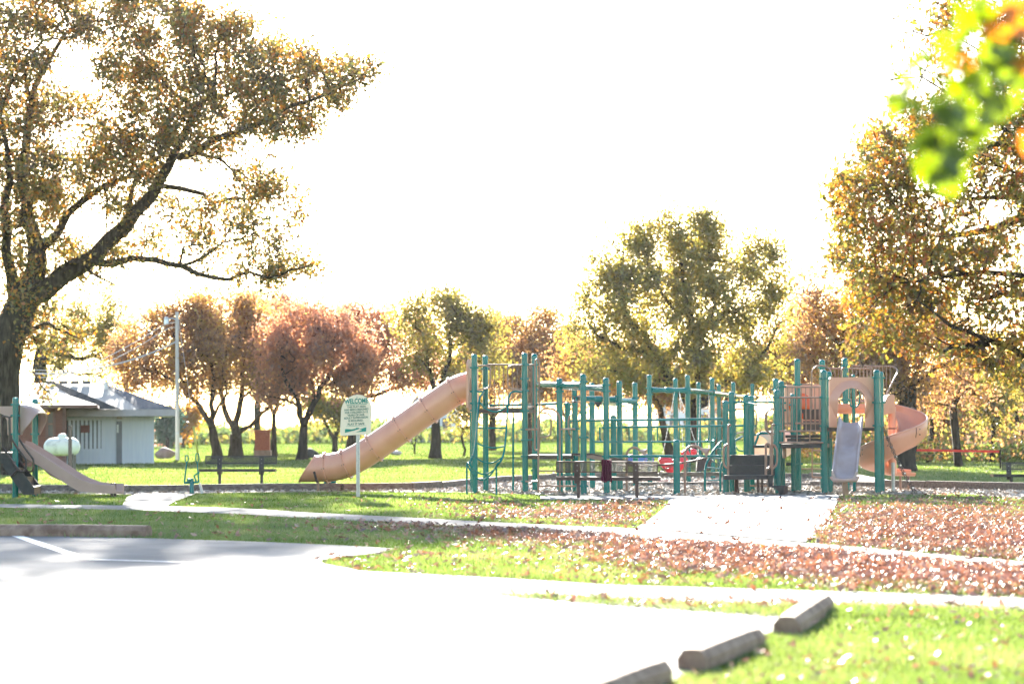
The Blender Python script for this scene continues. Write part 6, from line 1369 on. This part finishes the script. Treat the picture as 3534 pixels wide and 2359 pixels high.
# blue spring rider on the mulch behind the rails
YC = 60.5; rc0 = P(2208, 1600, YC); rx0 = rc0.x; sr_ = thing('spring_rider', (rx0, YC, 0), 'blue rounded spring rider behind the left talk tube', 'spring rider')
zt_ = P(2208, 1566, YC).z
m_ = MB(); m_.prism([(-.36, -.22), (.34, -.22), (.36, -.08), (.30, .02), (.2, .03), (.08, .02), (-.02, .0), (-.10, .02), (-.26, .02), (-.36, -.06)], (rx0, YC - .13, zt_ - .02), (1, 0, 0), (0, 0, 1), (0, .26, 0)); rb_ = obj('body', m_, 'car_blue', sr_, smooth=50)
bv = rb_.modifiers.new('round', 'BEVEL'); bv.width = .04; bv.segments = 3
m_ = MB(); m_.tube([Vector((rx0 + .1 * math.cos(k * .7), YC + .1 * math.sin(k * .7), zt_ - .24 - (zt_ - .26) * k / 40)) for k in range(41)], .016, 6); obj('coil_spring', m_, 'chain_steel', sr_, smooth=60)
m_ = MB(); m_.tube([Vector((rx0 - .12, YC - .2, zt_ + .05)), Vector((rx0 - .12, YC + .2, zt_ + .05))], .016, 7); obj('handle_bar', m_, 'grey_metal', sr_)
for px_, Yh_, w_, h_, lb in ((1500, 225, 4.5, 3.0, 'small white house far beyond the lawn left of the tall play tower'), (2380, 230, 6.0, 3.4, 'long white house far beyond the lawn behind the swings')):
    hx_ = P(px_, 1500, Yh_).x; ht = thing('far_house', (hx_, Yh_, 0), lb, 'house'); m_ = MB(); m_.box((hx_, Yh_ + 2, h_ / 2), hx=w_ / 2, hy=2, hz=h_ / 2); hw_ = obj('wall', m_, 'house_white', ht, smooth=0)
    m_ = MB(); m_.prism([(-w_ / 2 - .4, h_), (w_ / 2 + .4, h_), (w_ / 2 - .6, h_ + 1.3), (-w_ / 2 + .6, h_ + 1.3)], (hx_, Yh_ - .4, 0), (1, 0, 0), (0, 0, 1), (0, 4.8, 0)); obj('roof', m_, 'house_roof', ht, smooth=0)
    for s in (-1, 1): m_ = MB(); m_.box((hx_ + s * w_ * .25, Yh_ - .02, h_ * .55), hx=.4, hy=.03, hz=.5); obj('window', m_, 'window_glass', ht, smooth=0)

# ------------------------------------------------------------------ blurred oak sprig close to the camera
YF = 7.2; fs0 = Vector((4.4, 8.6, 0)); sg2 = thing('oak_tree', fs0, 'closest oak whose out of focus lime leaves hang in at the upper right', 'tree')
m_ = MB(); m_.tube(spl([(4.4, 8.6, -.05), (4.38, 8.6, 1.2), (4.3, 8.55, 2.6), (4.1, 8.5, 3.6), (3.9, 8.4, 4.6), (3.9, 8.4, 5.6)], 4), [.19 - .12 * i / 20 for i in range(21)], 12); m_.tube(spl([(4.2, 8.5, 3.2), (3.5, 8.2, 3.6), (2.8, 7.8, 3.5), tuple(Pd(2600, -150, YF + .3))], 5), [.07 - .062 * i / 15 for i in range(16)], 8); obj('trunk', m_, 'bark', sg2, smooth=60)
def tw(pts, r, ): m_ = MB(); m_.tube(spl([Pd(x, y, YF + d) for x, y, d in pts], 5), r, 6); obj('twig', m_, 'bark', sg2, smooth=60)
tw([(2600, -150, .3), (2450, 20, .2), (2340, 90, .1), (2260, 150, 0), (2200, 230, -.05), (2160, 310, -.1), (2150, 360, -.1)], .006); tw([(2340, 90, .1), (2250, 60, .1), (2210, 20, .15)], .004); tw([(2260, 150, 0), (2310, 220, .05), (2340, 300, .1)], .004); tw([(2220, 200, 0), (2130, 220, .1), (2070, 245, .12)], .003)
SPL = [(2225, 55, 'y', 95), (2200, 95, 'y', 80), (2255, 20, 'y', 80), (2165, 100, 'y', 60), (2290, 95, 'o', 80), (2340, 60, 'o', 90), (2320, 120, 'y', 80), (2255, 130, 'y', 90), (2180, 150, 'o', 60), (2225, 175, 'd', 70), (2290, 170, 'y', 95), (2335, 190, 'y', 90), (2195, 205, 'y', 70), (2245, 220, 'y', 90), (2310, 240, 'y', 85), (2345, 150, 'o', 70), (2150, 250, 'd', 85), (2185, 275, 'd', 80), (2225, 270, 'y', 80), (2260, 300, 'y', 60), (2120, 320, 'd', 90), (2155, 330, 'd', 85), (2190, 340, 'y', 70), (2130, 375, 'y', 85), (2160, 400, 'y', 95), (2190, 395, 'y', 110), (2125, 405, 'y', 70), (2060, 250, 'y', 62), (2075, 215, 'y', 45), (2115, 135, 'y', 50), (2345, 330, 'o', 60), (2270, 60, 'o', 60), (2210, 130, 'o', 55), (2330, 20, 'o', 70), (2275, 250, 'd', 80), (2240, 320, 'd', 60), (2300, 130, 'd', 70), (2205, 310, 'd', 70), (2090, 150, 'y', 55), (2048, 236, 'y', 60), (2100, 240, 'd', 55), (2082, 185, 'y', 50)]
lm = {}
for key, mt_ in (('y', 'sprig_leaf'), ('d', 'sprig_shaded'), ('o', 'sprig_orange')):
    me = bpy.data.meshes.new('leaf'); me.from_pydata([(x, y * 1.15, z) for x, y, z in LOBED_V], [], LOBED_F); me.materials.append(MATS[mt_]); lm[key] = me
SPL += [(x + random.uniform(-28, 28), y + random.uniform(-28, 28), random.choice('yydoo' if y < 150 else 'yyddd'), s * .8) for x, y, k, s in SPL]
for x, y, k, s in SPL:
    o = bpy.data.objects.new('leaf', lm[k]); C.objects.link(o); o.parent = sg2; p = Pd(x, y, YF + random.uniform(-.25, .25)); o.location = p - fs0
    sz = s * 1.2 * 1.50447 / F * YF; o.scale = (sz, sz, sz); o.rotation_euler = (R(90) + random.uniform(-.7, .7), random.uniform(0, 6.28), random.uniform(-.7, .7))
# bare twigs of reddish leaves at the top right, dropping leaves

# ------------------------------------------------------------------ the hazy autumn air
m_ = MB(); m_.box((0, 190, 12.5), hx=261, hy=211, hz=13.5)
hz = obj('haze', m_, 'teal', smooth=0); tag(hz, 'thin bright haze hanging over the whole park', 'haze', kind='stuff')
hm = bpy.data.materials.new('haze'); hm.use_nodes = True; hn = hm.node_tree.nodes; hn.remove(hn['Principled BSDF'])
pv = hn.new('ShaderNodeVolumePrincipled'); pv.inputs['Color'].default_value = (.96, .97, 1, 1); pv.inputs['Density'].default_value = .00007; pv.inputs['Anisotropy'].default_value = .3
hm.node_tree.links.new(pv.outputs[0], hn['Material Output'].inputs['Volume']); hz.data.materials.clear(); hz.data.materials.append(hm); hz.display_type = 'WIRE'
